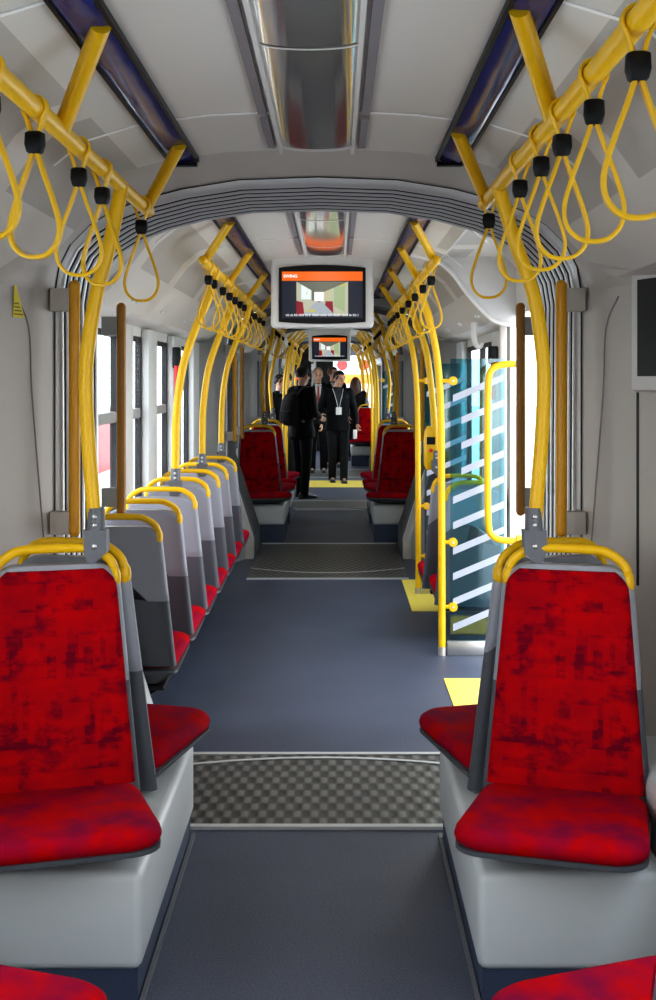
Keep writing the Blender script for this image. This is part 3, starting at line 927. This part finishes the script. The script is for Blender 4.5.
# ------------------------------------------------------------------ glass screens at the doors
def screen_glass(y, label, stripe='light'):
    root = thing('glass_screen', label, 'glass screen', (.72, y, 0))
    out = [(.02, .085), (.02, 1.745), (.34, 1.745), (.34, .9), (.335, .5), (.30, .15), (.29, .085)]
    MB().poly([(x, 0, z) for x, z in out], (0, .008, 0)).obj('pane', 'teal_glass', root, smooth=False)
    st = MB(); z = .14
    def right(z): return .335 if z > .5 else .295+(z-.1)*.1
    while z < 1.5:
        xl = .035 if z < .95 or z > 1.42 else .085
        xr = right(z)
        dz = (xr-xl)*.42
        z_ = z + (xl-.035)*.42
        st.poly([(xl, -.002, z_), (xr, -.002, z_+dz), (xr, -.002, z_+dz+.042), (xl, -.002, z_+.042)], (0, .001, 0)); z += .150
    st.obj('frosted_stripes', 'frost', root, smooth=False)
    MB().box(0, .31, -.015, .022, 0, .085, .004).obj('metal_sill', 'metal', root)
    for z in (.285, .665, 1.615):
        c = MB(); c.cyl((-.03, -.004, z), (.03, -.004, z), .012); c.cyl((.035, -.02, z), (.035, .015, z), .026); 
        k = c.obj('clamp', 'yellow', root)
        MB().cyl((.035, -.024, z), (.035, -.02, z), .008, 10).obj('screw', 'bolt', k)
flat('frost', (.40, .43, .50), .5)
screen_glass(7.07, 'teal glass screen with slanted white stripes at the open right doorway')
screen_glass(9.10, 'second teal striped glass screen behind the right grey-backed seats')
screen_glass(17.3, 'small distant teal striped glass screen on the right past the red seats')

# U-shaped yellow door rail
root = thing('door_grab_rail', 'bright yellow U-shaped grab rail beside the open right doorway', 'grab rail', (1.0, 6.88, .70))
MB().tube([(.12, 0, 0), (.03, 0, 0), (-.035, 0, .025), (-.06, 0, .09), (-.065, 0, .35), (-.065, 0, .70), (-.06, 0, .92), (-.035, 0, .985), (.03, 0, 1.01), (.12, 0, 1.01)], r=.019, n=12, sub=5).obj('tube', 'yellow', root)
for zf in (0, 1.01): MB().cyl((.10, 0, zf), (.125, 0, zf), .034).obj('flange', 'yellow', root)

# ticket validator on the right pole
root = thing('ticket_validator', 'yellow ticket validator box with red button on the right pole', 'validator', (.70, 8.05, 1.02))
rings = []
for z, w, d in ((0, .030, .03), (.03, .042, .045), (.18, .045, .05), (.25, .040, .045), (.29, .022, .03)):
    ring = []
    for a in range(0, 360, 30): ring.append((w*max(-1, min(1, 1.3*math.cos(R(a)))), d*max(-1, min(1, 1.3*math.sin(R(a)))), z))
    rings.append(ring)
MB().loft(rings).obj('housing', 'yellow', root)
MB().cyl((0, -.056, .13), (0, -.048, .13), .013, 14).obj('button', 'button_red', root)
b = MB(); b.box(-.028, .028, -.054, -.048, .17, .22); b.obj('display', 'black', root, smooth=False)

# emergency hammer / extinguisher strap on the right pillar
root = thing('emergency_hammer', 'black and red emergency hammer hanging on the pillar above the glass screen', 'hammer', (1.04, 7.45, 1.63))
MB().box(-.03, .03, -.03, .03, .09, .20, .012).obj('holder', 'black', root)
b = MB(); b.tube([(0, -.015, .10), (.003, -.015, -.02), (0, -.015, -.13)], rad=[.018, .014, .017], n=10); b.obj('handle', 'red_plastic', root)
root = thing('emergency_hammer', 'red emergency handle with black box on the left window pillar', 'hammer', (-1.06, 8.42, 1.55))
MB().box(-.02, .04, -.03, .0, .15, .30, .012).obj('holder', 'black', root)
b = MB(); b.tube([(.012, -.02, .17), (.014, -.02, .02), (.012, -.02, -.10)], rad=[.02, .017, .02], n=10); b.obj('handle', 'red_plastic', root)
# white lamp/hook on the right cove end
root = thing('coat_hook', 'small white hook under the right cove end', 'hook', (.93, 7.5, 1.86))
MB().tube([(0, 0, .12), (.0, 0, .03), (.012, -.01, -.02), (.035, -.015, -.035), (.05, -.015, -.01)], rad=[.022, .020, .017, .014, .011], n=10, sub=4).obj('hook', 'casing', root)

# ------------------------------------------------------------------ hanging screens
def monitor(y, zc, w, h, label, big=True):
    root = thing('hanging_screen', label, 'screen', (-.02, y, zc))
    d = .34
    rings = []
    for (yy, sw, zt, zb) in ((0, .5*w+.040, .5*h+.035, -.5*h-.03), (.03, .5*w+.052, .5*h+.20, -.5*h-.04), (d, .5*w+.05, 2.40-zc, -.5*h+.05)):
        ring = []; c = .03
        for a0, cx, cz in ((0, sw-c, zt-c), (90, -sw+c, zt-c), (180, -sw+c, zb+c), (270, sw-c, zb+c)):
            for k in range(4): ring.append((cx+c*math.cos(R(a0+30*k)), yy, cz+c*math.sin(R(a0+30*k))))
        rings.append(ring)
    MB().loft(rings).obj('casing', 'casing', root, angle=35)
    # bowed black bezel
    n = 12; fr = []; 
    top = [(-.5*w+w*k/n, .5*h+.018*(1-(2*k/n-1)**2)) for k in range(n+1)]
    bot = [(.5*w-w*k/n, -.5*h-.012*(1-(2*k/n-1)**2)) for k in range(n+1)]
    MB().poly([(x, -.012, z) for x, z in top+bot], (0, .014, 0)).obj('bezel', 'black', root, smooth=False)
    sw, sh = w*.93, h*.86
    def quad(name, x0, x1, z0, z1, mat, dy, parent, pts=None):
        P = pts or [(x0, z0), (x1, z0), (x1, z1), (x0, z1)]
        m_ = MB(); m_.bm.faces.new([m_.bm.verts.new((-sw/2+x*sw, -.0125-dy, sh/2-(1-z)*sh)) for x, z in P])
        return m_.obj(name, mat, parent, smooth=False)
    pn = quad('lit_panel', 0, 1, .0, 1, 'scr_dark', .0015, root)
    quad('orange_banner', 0, 1, .80, 1.0, 'scr_orange', .003, pn)
    text_mesh('banner_word', 'SWING', .026*h/.33, 'scr_white', pn, (-sw/2+.02*sw, -.0165, sh/2-.13*sh), (PI/2, 0, 0), .0012)
    # small picture of a bright tram interior on the screen
    quad('picture', .18, .82, .06, .78, 'scr_cream', .003, pn)
    for (nm, P, m_) in (('picture_floor', [(.25, .06), (.66, .06), (.50, .34), (.42, .34)], 'scr_floor'),
                        ('picture_ceiling', [(.18, .78), (.82, .78), (.52, .56), (.40, .56)], 'scr_shade'),
                        ('picture_aisle', [(.40, .36), (.52, .36), (.52, .60), (.40, .60)], 'scr_white'),
                        ('picture_wall', [(.24, .40), (.36, .40), (.36, .68), (.24, .74)], 'scr_sky'),
                        ('picture_seat', [(.18, .06), (.28, .06), (.26, .34), (.18, .37)], 'scr_red'),
                        ('picture_seat', [(.52, .06), (.64, .06), (.63, .36), (.54, .36)], 'scr_red'),
                        ('picture_seat', [(.44, .30), (.48, .30), (.48, .44), (.44, .44)], 'scr_red'),
                        ('picture_pole', [(.48, .36), (.51, .36), (.51, .64), (.48, .64)], 'scr_yellow'),
                        ('picture_window', [(.645, .26), (.78, .12), (.78, .70), (.645, .66)], 'scr_green'),
                        ('picture_sky', [(.655, .46), (.77, .46), (.77, .68), (.655, .65)], 'scr_sky'),
                        ('picture_mark', [(.66, .70), (.79, .70), (.79, .74), (.66, .74)], 'scr_yellow'),
                        ('picture_rail', [(.30, .50), (.31, .50), (.34, .74), (.33, .74)], 'scr_yellow'),
                        ('picture_rail', [(.55, .36), (.56, .36), (.60, .74), (.59, .74)], 'scr_yellow'),
                        ('picture_frame', [(.645, .43), (.78, .42), (.78, .455), (.645, .46)], 'scr_shade'),
                        ('picture_frame', [(.705, .20), (.718, .19), (.718, .69), (.705, .68)], 'scr_shade'),
                        ('picture_screen', [(.44, .58), (.48, .58), (.48, .63), (.44, .63)], 'scr_dark'),
                        ('picture_doorway', [(.37, .38), (.40, .36), (.40, .62), (.37, .64)], 'scr_shade'),
                        ('picture_patch', [(.30, .13), (.42, .13), (.41, .19), (.31, .19)], 'scr_yellow')):
        quad(nm, 0, 0, 0, 0, m_, .0045+.0004*len(nm), pn, P)
    # one line of small caption strokes
    m_ = MB(); x = .05
    rnd = random.Random(3)
    while x < .95:
        wd = rnd.uniform(.02, .09)
        k = x
        while k < min(x+wd, .95):
            zz = .045+rnd.uniform(0, .02)
            m_.bm.faces.new([m_.bm.verts.new((-sw/2+a*sw, -.0225, -sh/2+b*sh)) for a, b in ((k, .04), (k+.006, .04), (k+.006, zz+.028), (k, zz+.028))]); k += .0115
        x += wd+.02
    m_.obj('caption_line', 'scr_white', pn, smooth=False)
    return root
monitor(7.55, 2.155, .545, .34, 'large hanging screen with orange SWING banner under the ceiling')
monitor(18.1, 2.11, .53, .345, 'small distant hanging screen with an orange banner')
# things on the slanted end walls beside the first gangway
def on_slant(s_, y, off=0):   # a point of the slanted wall at depth y, pushed inwards by off
    return (s_*(1.12-.3654*(y-3.72)-.939*off), y-.343*off)
x_, y_ = on_slant(1, 3.915)
root = thing('wall_monitor', 'pale framed black monitor on the right wall at the picture edge', 'monitor', (x_, y_, 1.787), R(-70))
MB().box(0, .34, -.03, .02, -.203, .203, .012).obj('frame', 'wall_white', root)
MB().box(.045, .30, -.034, -.028, -.155, .155).obj('glass_front', 'black', root, smooth=False)
x_, y_ = on_slant(-1, 4.06, .002)
root = thing('warning_sticker', 'tall yellow triangular warning sticker on the near left wall', 'sticker', (x_, y_, 1.83), R(70))
MB().poly([(-.062, -.002, 0), (.004, -.002, 0), (-.052, -.002, .125)], (0, .002, 0)).obj('triangle', 'sticker_yellow', root, smooth=False)
b = MB()
for k in range(4): b.box(-.055, -.008-.008*k, -.004, -.0025, .008+.012*k, .013+.012*k)
b.obj('print', 'sticker_ink', root, smooth=False)
for s in (-1, 1):
    b = MB(); P = []
    for yy, zz in ((4.02, 1.90), (4.09, 1.80), (4.105, 1.6), (4.13, 1.4), (4.17, 1.1), (4.19, .95)):
        x_, y_ = on_slant(s, yy); P.append((x_, y_, zz))
    b.tube(P, r=.004, n=6, sub=4); trim(b, 'slot')
b = MB(); x_, y_ = on_slant(1, 3.915); b.cyl((x_, y_, .95), (x_, y_, 1.58), .006, 6); trim(b, 'rubber')

# ------------------------------------------------------------------ people
def bake(mb, vox, smooth_it=4, name='x'):
    bmesh.ops.recalc_face_normals(mb.bm, faces=mb.bm.faces)
    me = bpy.data.meshes.new(name); mb.bm.to_mesh(me); mb.bm.free()
    o = bpy.data.objects.new(name, me); C.objects.link(o)
    m = o.modifiers.new('r', 'REMESH'); m.mode = 'VOXEL'; m.voxel_size = vox; m.use_smooth_shade = True
    if smooth_it:
        m2 = o.modifiers.new('s', 'SMOOTH'); m2.iterations = smooth_it; m2.factor = .5
    dg = bpy.context.evaluated_depsgraph_get()
    me2 = bpy.data.meshes.new_from_object(o.evaluated_get(dg))
    bpy.data.objects.remove(o)
    for p in me2.polygons: p.use_smooth = True
    return me2
def mesh_obj(name, me, mat, parent):
    me.materials.clear(); me.materials.append(M[mat]); me.name = name
    o = bpy.data.objects.new(name, me); C.objects.link(o); o.parent = parent
    return o
def ell_ring(c, rx, ry, n=16, yaw=0):
    return [(c[0]+rx*math.cos(2*PI*k/n)*math.cos(yaw)-ry*math.sin(2*PI*k/n)*math.sin(yaw), c[1]+rx*math.cos(2*PI*k/n)*math.sin(yaw)+ry*math.sin(2*PI*k/n)*math.cos(yaw), c[2]) for k in range(n)]
def limb(mb, pts, rad, n=12):
    mb.tube(pts, n=n, rad=rad, sub=4)
    mb.ball(pts[0], rad[0]*.98, (1, 1, 1), 12, 8); mb.ball(pts[-1], rad[-1]*.98, (1, 1, 1), 12, 8)
def hand(mb, wrist, direc, side, palmn, curl=.5, sc=1.0):
    d = Vector(direc).normalized(); n = Vector(palmn); n = (n-d*n.dot(d)).normalized(); a = d.cross(n).normalized()*side
    w = Vector(wrist)
    # palm
    rings = []
    for t, hw, ht in ((0, .024, .018), (.03, .036, .017), (.07, .041, .015), (.088, .038, .012)):
        c = w+d*(t*sc)
        rings.append([c+a*(hw*sc*math.cos(2*PI*k/10))+n*(ht*sc*math.sin(2*PI*k/10)) for k in range(10)])
    mb.loft(rings)
    for i, (off, ln) in enumerate(((.030, .072), (.010, .082), (-.010, .076), (-.029, .060))):
        b = w+d*(.082*sc)+a*(off*sc)
        p = [b]; ang = 0
        for f in (.45, .32, .23):
            ang += curl*(.7 + .12*i)
            p.append(p[-1]+(d*math.cos(ang)+n*math.sin(ang))*(ln*f*sc))
        mb.tube([b-d*.02*sc]+p, n=8, rad=[.009*sc, .0092*sc, .0086*sc, .0080*sc, .0068*sc])
    b = w+d*(.025*sc)+a*(.028*sc)
    p = [b, b+(a*.7+d*.6+n*.25)*(.036*sc), b+(a*.85+d*1.3+n*.55)*(.040*sc), b+(a*.75+d*1.9+n*.9)*(.042*sc)]
    mb.tube(p, n=8, rad=[.014*sc, .012*sc, .0105*sc, .008*sc])
def person(label, loc, yaw, P, h=1.78, hair='hair_dark', top='suit', trouser='suit', hair_style='short', extras=None, vox=.0095, stocky=1.0, faced=True):
    s = h/1.78
    root = thing('person', label, 'person', loc, yaw, 'people standing in the tram')
    V = lambda p: Vector(p)*s
    el, wl, er, wr = V(P['el']), V(P['wl']), V(P['er']), V(P['wr'])
    shl, shr = V((-.185, .01, 1.44)), V((.185, .01, 1.44))
    hd = V(P.get('head', (0, -.03, 1.655))); hy = P.get('head_yaw', 0); hp = P.get('head_pitch', 0)
    hl, hr_ = V((-.09, 0, .92)), V((.09, 0, .92))
    kl, kr, al, ar = V(P['kl']), V(P['kr']), V(P['al']), V(P['ar'])
    k_ = stocky
    def torso(mb, g, z0=.86, z1=1.49, flare=0):
        rings = []
        for z, rx, ry in ((.82, .165, .115), (.90, .172, .120), (1.0, .160, .112), (1.10, .155, .108), (1.22, .170, .118), (1.34, .185, .122), (1.42, .180, .108), (1.465, .130, .085), (1.50, .068, .062)):
            if z < z0-.001 or z > z1+.001: continue
            fl = flare*max(0, 1.0-z)
            rings.append(ell_ring((0, .005*s, z*s), (rx*k_+g+fl)*s, (ry*k_+g+fl)*s, 20))
        mb.loft(rings)
    # body: one surface
    b = MB()
    torso(b, -.004)
    b.tube([V((0, .012, 1.42)), V((0, .0, 1.52)), hd+V((0, .015, -.06))], n=12, rad=[.068*s, .056*s, .054*s])
    for sh, e, w_ in ((shl, el, wl), (shr, er, wr)):
        limb(b, [sh, sh.lerp(e, .5), e, e.lerp(w_, .5), w_], [.056*s, .047*s, .040*s, .038*s, .026*s])
    for hp_, k, a in ((hl, kl, al), (hr_, kr, ar)):
        limb(b, [hp_, hp_.lerp(k, .5), k, k.lerp(a, .35), a], [.092*s, .076*s, .054*s, .054*s, .036*s])
    for a, t in ((al, P.get('tl', (0, -1))), (ar, P.get('tr', (0, -1)))):
        tv = Vector((t[0], t[1], 0)).normalized()
        b.tube([a+V((0, 0, -.03))-tv*.04*s, a+V((0, 0, -.045))+tv*.06*s, a+V((0, 0, -.06))+tv*.15*s], n=10, rad=[.035*s, .037*s, .022*s])
    Rm = Matrix.Rotation(hy, 4, 'Z') @ Matrix.Rotation(hp, 4, 'X')
    T = Matrix.Translation(hd) @ Rm @ Matrix.Scale(s, 4)
    hb = MB()
    hb.ball((0, .012, .03), .092, (.84, 1.02, 1.0), 20, 14)
    hb.ball((0, -.012, -.035), .072, (.86, 1.0, 1.12), 18, 12)
    hb.ball((0, -.055, -.095), .030, (1.1, .9, .8), 12, 8)          # chin
    hb.tube([(0, -.082, .018), (0, -.098, -.012), (0, -.106, -.030), (0, -.085, -.040)], n=8, rad=[.010, .012, .016, .010])
    hb.tube([(-.04, -.076, .028), (0, -.084, .026), (.04, -.076, .028)], n=8, rad=[.010, .012, .010])
    hb.tube([(-.022, -.083, -.066), (0, -.090, -.063), (.022, -.083, -.066)], n=8, rad=[.006, .009, .006])
    for sx in (-1, 1):
        hb.ball((sx*.078, .012, -.008), .030, (.35, .65, 1.05), 10, 8)
        hb.ball((sx*.045, -.055, -.022), .028, (1, .8, .8), 10, 8)
    bmesh.ops.transform(hb.bm, matrix=T, verts=hb.bm.verts)
    tmp = bpy.data.meshes.new('t'); hb.bm.to_mesh(tmp); hb.bm.free(); b.bm.from_mesh(tmp); bpy.data.meshes.remove(tmp)
    hc = P.get('curl', .5)
    for w_, e, side, key in ((wl, el, -1, 'l'), (wr, er, 1, 'r')):
        d = P.get('hd'+key) or (w_-e)
        pn = P.get('pn'+key) or (-side*(-1), 0.2, 0)
        hand(b, w_, d, side*1, pn, hc, s*1.05)
    mesh_obj('body', bake(b, vox, 3), 'skin', root)
    if faced:
        for sx in (-1, 1):
            e = MB(); e.ball((sx*.033, -.0815, .004), .0105, (1.2, .5, .65), 10, 8)
            e.tube([(sx*.018, -.088, .030), (sx*.034, -.086, .035), (sx*.052, -.074, .030)], r=.0045, n=6)
            bmesh.ops.transform(e.bm, matrix=T, verts=e.bm.verts); e.obj('eye', 'eye', root)
        e = MB(); e.tube([(-.024, -.0865, -.066), (0, -.0965, -.064), (.024, -.0865, -.066)], n=6, rad=[.004, .0065, .004])
        bmesh.ops.transform(e.bm, matrix=T, verts=e.bm.verts); e.obj('mouth', 'lip', root)
    # hair
    e = MB()
    def cap(rx, zmin_front, zmin_back):
        bm = e.bm
        r = bmesh.ops.create_uvsphere(bm, u_segments=24, v_segments=16, radius=rx)
        kill = []
        for v in r['verts']:
            f = (-v.co.y/rx+1)/2
            lim = zmin_back+(zmin_front-zmin_back)*max(0, min(1, (f-.35)/.45))
            v.co = Vector((v.co.x*.87, v.co.y*1.06+.015, v.co.z*1.03+.034))
            if v.co.z < lim: kill.append(v)
        bmesh.ops.delete(bm, geom=kill, context='VERTS')
    if hair_style == 'short':
        cap(.097, .078, -.03)
        for sx in (-1, 1): e.tube([(sx*.076, -.03, .05), (sx*.080, -.012, .0)], n=8, rad=[.012, .007])
    elif hair_style == 'balding':
        cap(.098, .13, -.03); 
    else:
        cap(.108, .070, -.06)
        e.tube([(0, .05, .06), (0, .085, -.03), (0, .09, -.14), (0, .085, -.26), (0, .075, -.34)], n=14, rad=[.075, .098, .108, .10, .055], sub=3)
        for sx in (-1, 1): e.tube([(sx*.07, .01, .06), (sx*.088, .02, -.05), (sx*.09, .04, -.16), (sx*.075, .05, -.28)], n=10, rad=[.03, .04, .042, .02], sub=3)
    bmesh.ops.transform(e.bm, matrix=T, verts=e.bm.verts)
    ho = e.obj('hair', hair, root, angle=80)
    sm = ho.modifiers.new('thick', 'SOLIDIFY'); sm.thickness = .008; sm.offset = 0
    # trousers
    b = MB()
    rings = [ell_ring((0, .005*s, z*s), rx*k_*s, ry*k_*s, 20) for z, rx, ry in ((.80, .170, .122), (.90, .182, .130), (1.0, .172, .122))]
    b.loft(rings)
    for hp_, k, a in ((hl, kl, al), (hr_, kr, ar)):
        limb(b, [hp_, hp_.lerp(k, .5), k, k.lerp(a, .5), a+V((0, 0, -.03))], [.102*s, .090*s, .072*s, .067*s, .062*s])
    mesh_obj('trousers', bake(b, vox*1.1, 3), trouser, root)
    # jacket
    b = MB(); torso(b, .022, .82, 1.49, .12)
    for sh, e_, w_ in ((shl, el, wl), (shr, er, wr)):
        limb(b, [sh, sh.lerp(e_, .5), e_, e_.lerp(w_, .5), e_.lerp(w_, .95)], [.075*s, .066*s, .060*s, .055*s, .044*s])
    b.tube([V((0, .01, 1.46)), V((0, .008, 1.525))], n=14, rad=[.09*s, .068*s])
    mesh_obj('jacket', bake(b, vox*1.1, 4), top, root)
    for a, t in ((al, P.get('tl', (0, -1))), (ar, P.get('tr', (0, -1)))):
        tv = Vector((t[0], t[1], 0)).normalized(); sd = Vector((-tv.y, tv.x, 0))
        f = MB(); rings = []
        base = Vector((a.x, a.y, a.z-.09*s))
        for (q, hw, zt) in ((-.075, .025, .06), (-.06, .038, .085), (.0, .042, .10), (.06, .044, .075), (.13, .046, .055), (.18, .036, .042), (.20, .018, .03)):
            c = base+tv*(q*s); rings.append([c+sd*(hw*s*x)+Vector((0, 0, z*s)) for x, z in ((-1, 0), (-1.0, zt*.5), (-.6, zt*.95), (0, zt), (.6, zt*.95), (1.0, zt*.5), (1, 0))])
        f.loft(rings).obj('shoe', 'shoe', root, angle=60)
    if extras: extras(root, s, T)
    return root

REL = dict(el=(-.25, .03, 1.15), wl=(-.25, -.07, .91), er=(.25, .03, 1.15), wr=(.25, -.07, .91), kl=(-.095, -.02, .50), kr=(.095, -.02, .50), al=(-.10, .02, .09), ar=(.10, .02, .09))
def q(**k): d = dict(REL); d.update(k); return d
def shirt_tie(root, s, T, tie='tie', shirt='shirt'):
    f = MB(); f.poly([(-.055*s, -.128*s, 1.475*s), (.055*s, -.128*s, 1.475*s), (.012*s, -.156*s, 1.12*s), (-.012*s, -.156*s, 1.12*s)], (0, .02*s, 0)); f.tube([(-.05*s, -.05*s, 1.50*s), (0, -.088*s, 1.485*s), (.05*s, -.05*s, 1.50*s)], r=.018*s, n=8); f.obj('shirt', shirt, root)
    if tie:
        f = MB(); f.poly([(-.014*s, -.133*s, 1.475*s), (.014*s, -.133*s, 1.475*s), (.030*s, -.168*s, 1.08*s), (0, -.168*s, 1.04*s), (-.030*s, -.168*s, 1.08*s)], (0, .006*s, 0)); f.obj('tie', tie, root)
def lanyard(root, s, T):
    shirt_tie(root, s, T, None, 'shirt_dark')
    f = MB()
    for sx in (-1, 1): f.tube([(sx*.085*s, -.06*s, 1.49*s), (sx*.065*s, -.135*s, 1.42*s), (sx*.03*s, -.165*s, 1.28*s), (sx*.012*s, -.172*s, 1.20*s)], n=6, sub=4, flatten=(.009*s, .004*s))
    f.obj('lanyard', 'paper', root)
    MB().box(-.045*s, .045*s, -.182*s, -.176*s, 1.08*s, 1.20*s, .003).obj('badge', 'paper', root)
def rucksack(root, s, T):
    rings = []
    for z, hw, d in ((.98, .10, .06), (1.0, .135, .12), (1.08, .15, .155), (1.2, .15, .16), (1.32, .14, .14), (1.40, .11, .10), (1.43, .06, .05)):
        ring = []
        for k in range(16):
            a = 2*PI*k/16; ring.append(((hw*math.copysign(abs(math.cos(a))**.6, math.cos(a)))*s, (.13+d*.5+d*.5*math.copysign(abs(math.sin(a))**.6, math.sin(a)))*s, z*s))
        rings.append(ring)
    r = MB().loft(rings).obj('backpack', 'backpack', root, angle=60)
    f = MB(); f.box(-.10*s, .10*s, .265*s, .315*s, 1.02*s, 1.19*s, .02*s, 3); f.obj('front_pocket', 'backpack', r)
    f = MB()
    for sx in (-1, 1): f.tube([(sx*.09*s, .16*s, 1.40*s), (sx*.11*s, .06*s, 1.50*s), (sx*.125*s, -.09*s, 1.47*s), (sx*.13*s, -.145*s, 1.32*s), (sx*.16*s, -.10*s, 1.14*s), (sx*.15*s, .12*s, 1.04*s)], n=8, sub=4, flatten=(.022*s, .008*s))
    f.obj('shoulder_strap', 'strap_grey', r)
# man with the backpack, turned away towards the right
person('man in black jacket with dark backpack, standing in the aisle turned away', (-.40, 16.5, 0), R(132),
       q(er=(.27, .02, 1.17), wr=(.12, -.20, 1.12), el=(-.27, .02, 1.17), wl=(-.14, -.20, 1.10), head_yaw=R(8), head_pitch=R(4), al=(-.11, .05, .09), ar=(.11, -.08, .09), kl=(-.10, 0, .50), kr=(.10, -.05, .50), tl=(-.2, -1), tr=(-.9, -.5)),
       1.80, 'hair_dark', 'jacket', 'jacket', 'short', rucksack, stocky=1.08)
# man with the lanyard, walking, looking down to his left
person('man in dark suit with white lanyard badge walking toward the camera', (.10, 19.0, 0), R(6),
       q(er=(.27, .02, 1.15), wr=(.29, -.12, .93), el=(-.28, .0, 1.15), wl=(-.27, -.16, .93), head=(.02, -.07, 1.645), head_yaw=R(38), head_pitch=R(16), kl=(-.085, -.03, .50), kr=(.10, -.08, .50), al=(-.08, .06, .09), ar=(.085, -.12, .09), curl=.8),
       1.77, 'hair_dark', 'suit', 'suit_grey', 'short', lanyard, stocky=.98)
person('balding grey-haired man in black suit with long red-brown tie', (-.24, 21.0, 0), R(4), q(head_pitch=R(8)), 1.83, 'hair_grey', 'suit', 'suit', 'balding', shirt_tie)
person('brown-haired man behind the lanyard man, face turned right', (.02, 22.4, 0), R(15), q(head_yaw=R(30)), 1.86, 'hair_brown', 'suit', 'suit', 'short', lambda r, s, T: shirt_tie(r, s, T, None))
person('person seen from behind with long dark brown hair, behind the distant red seat', (.47, 24.1, 0), R(165), q(), 1.66, 'hair_brown', 'jacket', 'jacket', 'long', None, stocky=1.15)
person('dark-haired person with white collar at far left, by the poles', (-.80, 18.4, 0), R(60), q(head_yaw=R(20)), 1.70, 'hair_dark', 'suit', 'suit', 'short', lambda r, s, T: shirt_tie(r, s, T, None))
person('dark-haired person in profile between the yellow poles at left', (-.72, 19.3, 0), R(-40), q(head_yaw=R(-10), er=(.3, -.03, 1.18), wr=(.26, -.28, 1.12)), 1.75, 'hair_dark', 'jacket', 'suit_grey', 'short', None)
# white folded sheet carried by the man with the lanyard
tag(MB().box(-.03, .03, -.10, .02, -.10, .04, .004).obj('paper_sheet', 'paper'), 'white folded paper held in the hand of the lanyard man', 'paper').location = (.375, 18.86, .80)

# ------------------------------------------------------------------ outside
struct(MB().box(-60, 60, -30, 90, -.45, -.35).obj('ground', 'ground', smooth=False))
def van(x, y, w, l, h, mats, label):
    root = thing('parked_tram', label, 'vehicle', (x, y, -.35))
    MB().box(-w/2, w/2, 0, l, .25, h, .12, 3).obj('body', mats[0], root)
    MB().box(-w/2-.01, w/2+.01, -.01, l+.01, 1.85, 2.15, .02).obj('stripe', mats[1], root)
    f = MB(); f.box(-w/2+.15, w/2-.15, -.02, .02, 2.7, 3.3, .02); f.obj('windscreen', 'ext_dark', root)
    for sx in (-1, 1):
        lp = MB(); lp.cyl((sx*w*.14, -.03, 2.42), (sx*w*.14, .02, 2.42), .16); lp.obj('headlamp', 'ext_red', root)
    f = MB()
    for yy in (l*.2, l*.8): f.box(-w/2+.1, w/2-.1, yy-.4, yy+.4, .0, .35, .05)
    f.obj('bogie', 'ext_dark', root)
van(.6, 36, 2.3, 9, 3.6, ('ext_white', 'ext_orange'), 'white and orange vehicle outside beyond the far cab window')
b = thing('shop_sign', 'yellow sign outside, seen through the left windows', 'sign', (-9.0, 44, 0))
MB().box(-3.4, -1.6, 0, .2, 1.6, 3.0).obj('board', 'ext_yellow', b, smooth=False)
MB().box(-2.6, -2.4, .05, .25, -.4, 1.7).obj('post', 'ext_dark', b, smooth=False)
tag(MB().box(-9.6, -8.2, 30, 30.3, -.35, .95).obj('hoarding', 'ext_beige', smooth=False), 'beige hoarding outside, low in the left windows', 'hoarding')
tag(MB().box(-5.2, -4.9, 20, 28, -.36, .95).obj('barrier', 'ext_red', smooth=False), 'red barrier rail outside the left windows', 'barrier')

# ------------------------------------------------------------------ light
w = bpy.data.worlds.new('sky'); bpy.context.scene.world = w; w.use_nodes = True
nt = w.node_tree; bg = nt.nodes['Background']
tc = nt.nodes.new('ShaderNodeTexCoord'); sp = nt.nodes.new('ShaderNodeSeparateXYZ'); nt.links.new(tc.outputs['Generated'], sp.inputs[0])
rp = nt.nodes.new('ShaderNodeValToRGB'); rp.color_ramp.elements[0].position = .45; rp.color_ramp.elements[0].color = (.9, .9, .88, 1)
rp.color_ramp.elements[1].position = .9; rp.color_ramp.elements[1].color = (.75, .85, 1, 1)
nt.links.new(math_n(nt, 'ADD', math_n(nt, 'MULTIPLY', sp.outputs['Z'], .5), .5), rp.inputs['Fac'])
nt.links.new(rp.outputs['Color'], bg.inputs['Color'])
bg.inputs['Strength'].default_value = 5.5
def area(name, loc, rot, sx, sy, e, col=(1, .97, .92)):
    l = bpy.data.lights.new(name, 'AREA'); l.shape = 'RECTANGLE'; l.size = sx; l.size_y = sy; l.energy = e; l.color = col
    o = bpy.data.objects.new(name, l); C.objects.link(o); o.location = loc; o.rotation_euler = rot
    return o
area('fill_near', (0, -.4, 2.33), (0, 0, 0), .2, 2.6, 14)  # added fill light under the near ceiling, no fixture modelled
area('fill_middle', (0, 6.3, 2.33), (0, 0, 0), .2, 2.0, 4)  # added fill for the second car, not a real lamp
area('fill_far', (0, 9.4, 2.33), (0, 0, 0), .2, 2.0, 3)  # added fill towards the second gangway, not a real lamp

vs = bpy.context.scene.view_settings
vs.view_transform = 'Standard'; vs.look = 'None'
try: vs.look = 'Medium High Contrast'
except Exception as ex: print('LOOK', ex)
vs.exposure = .07; vs.gamma = 1
sc = bpy.context.scene
sc.cycles.use_denoising = True
sc.cycles.max_bounces = 8; sc.cycles.diffuse_bounces = 4; sc.cycles.transparent_max_bounces = 16
sc.cycles.sample_clamp_indirect = 6
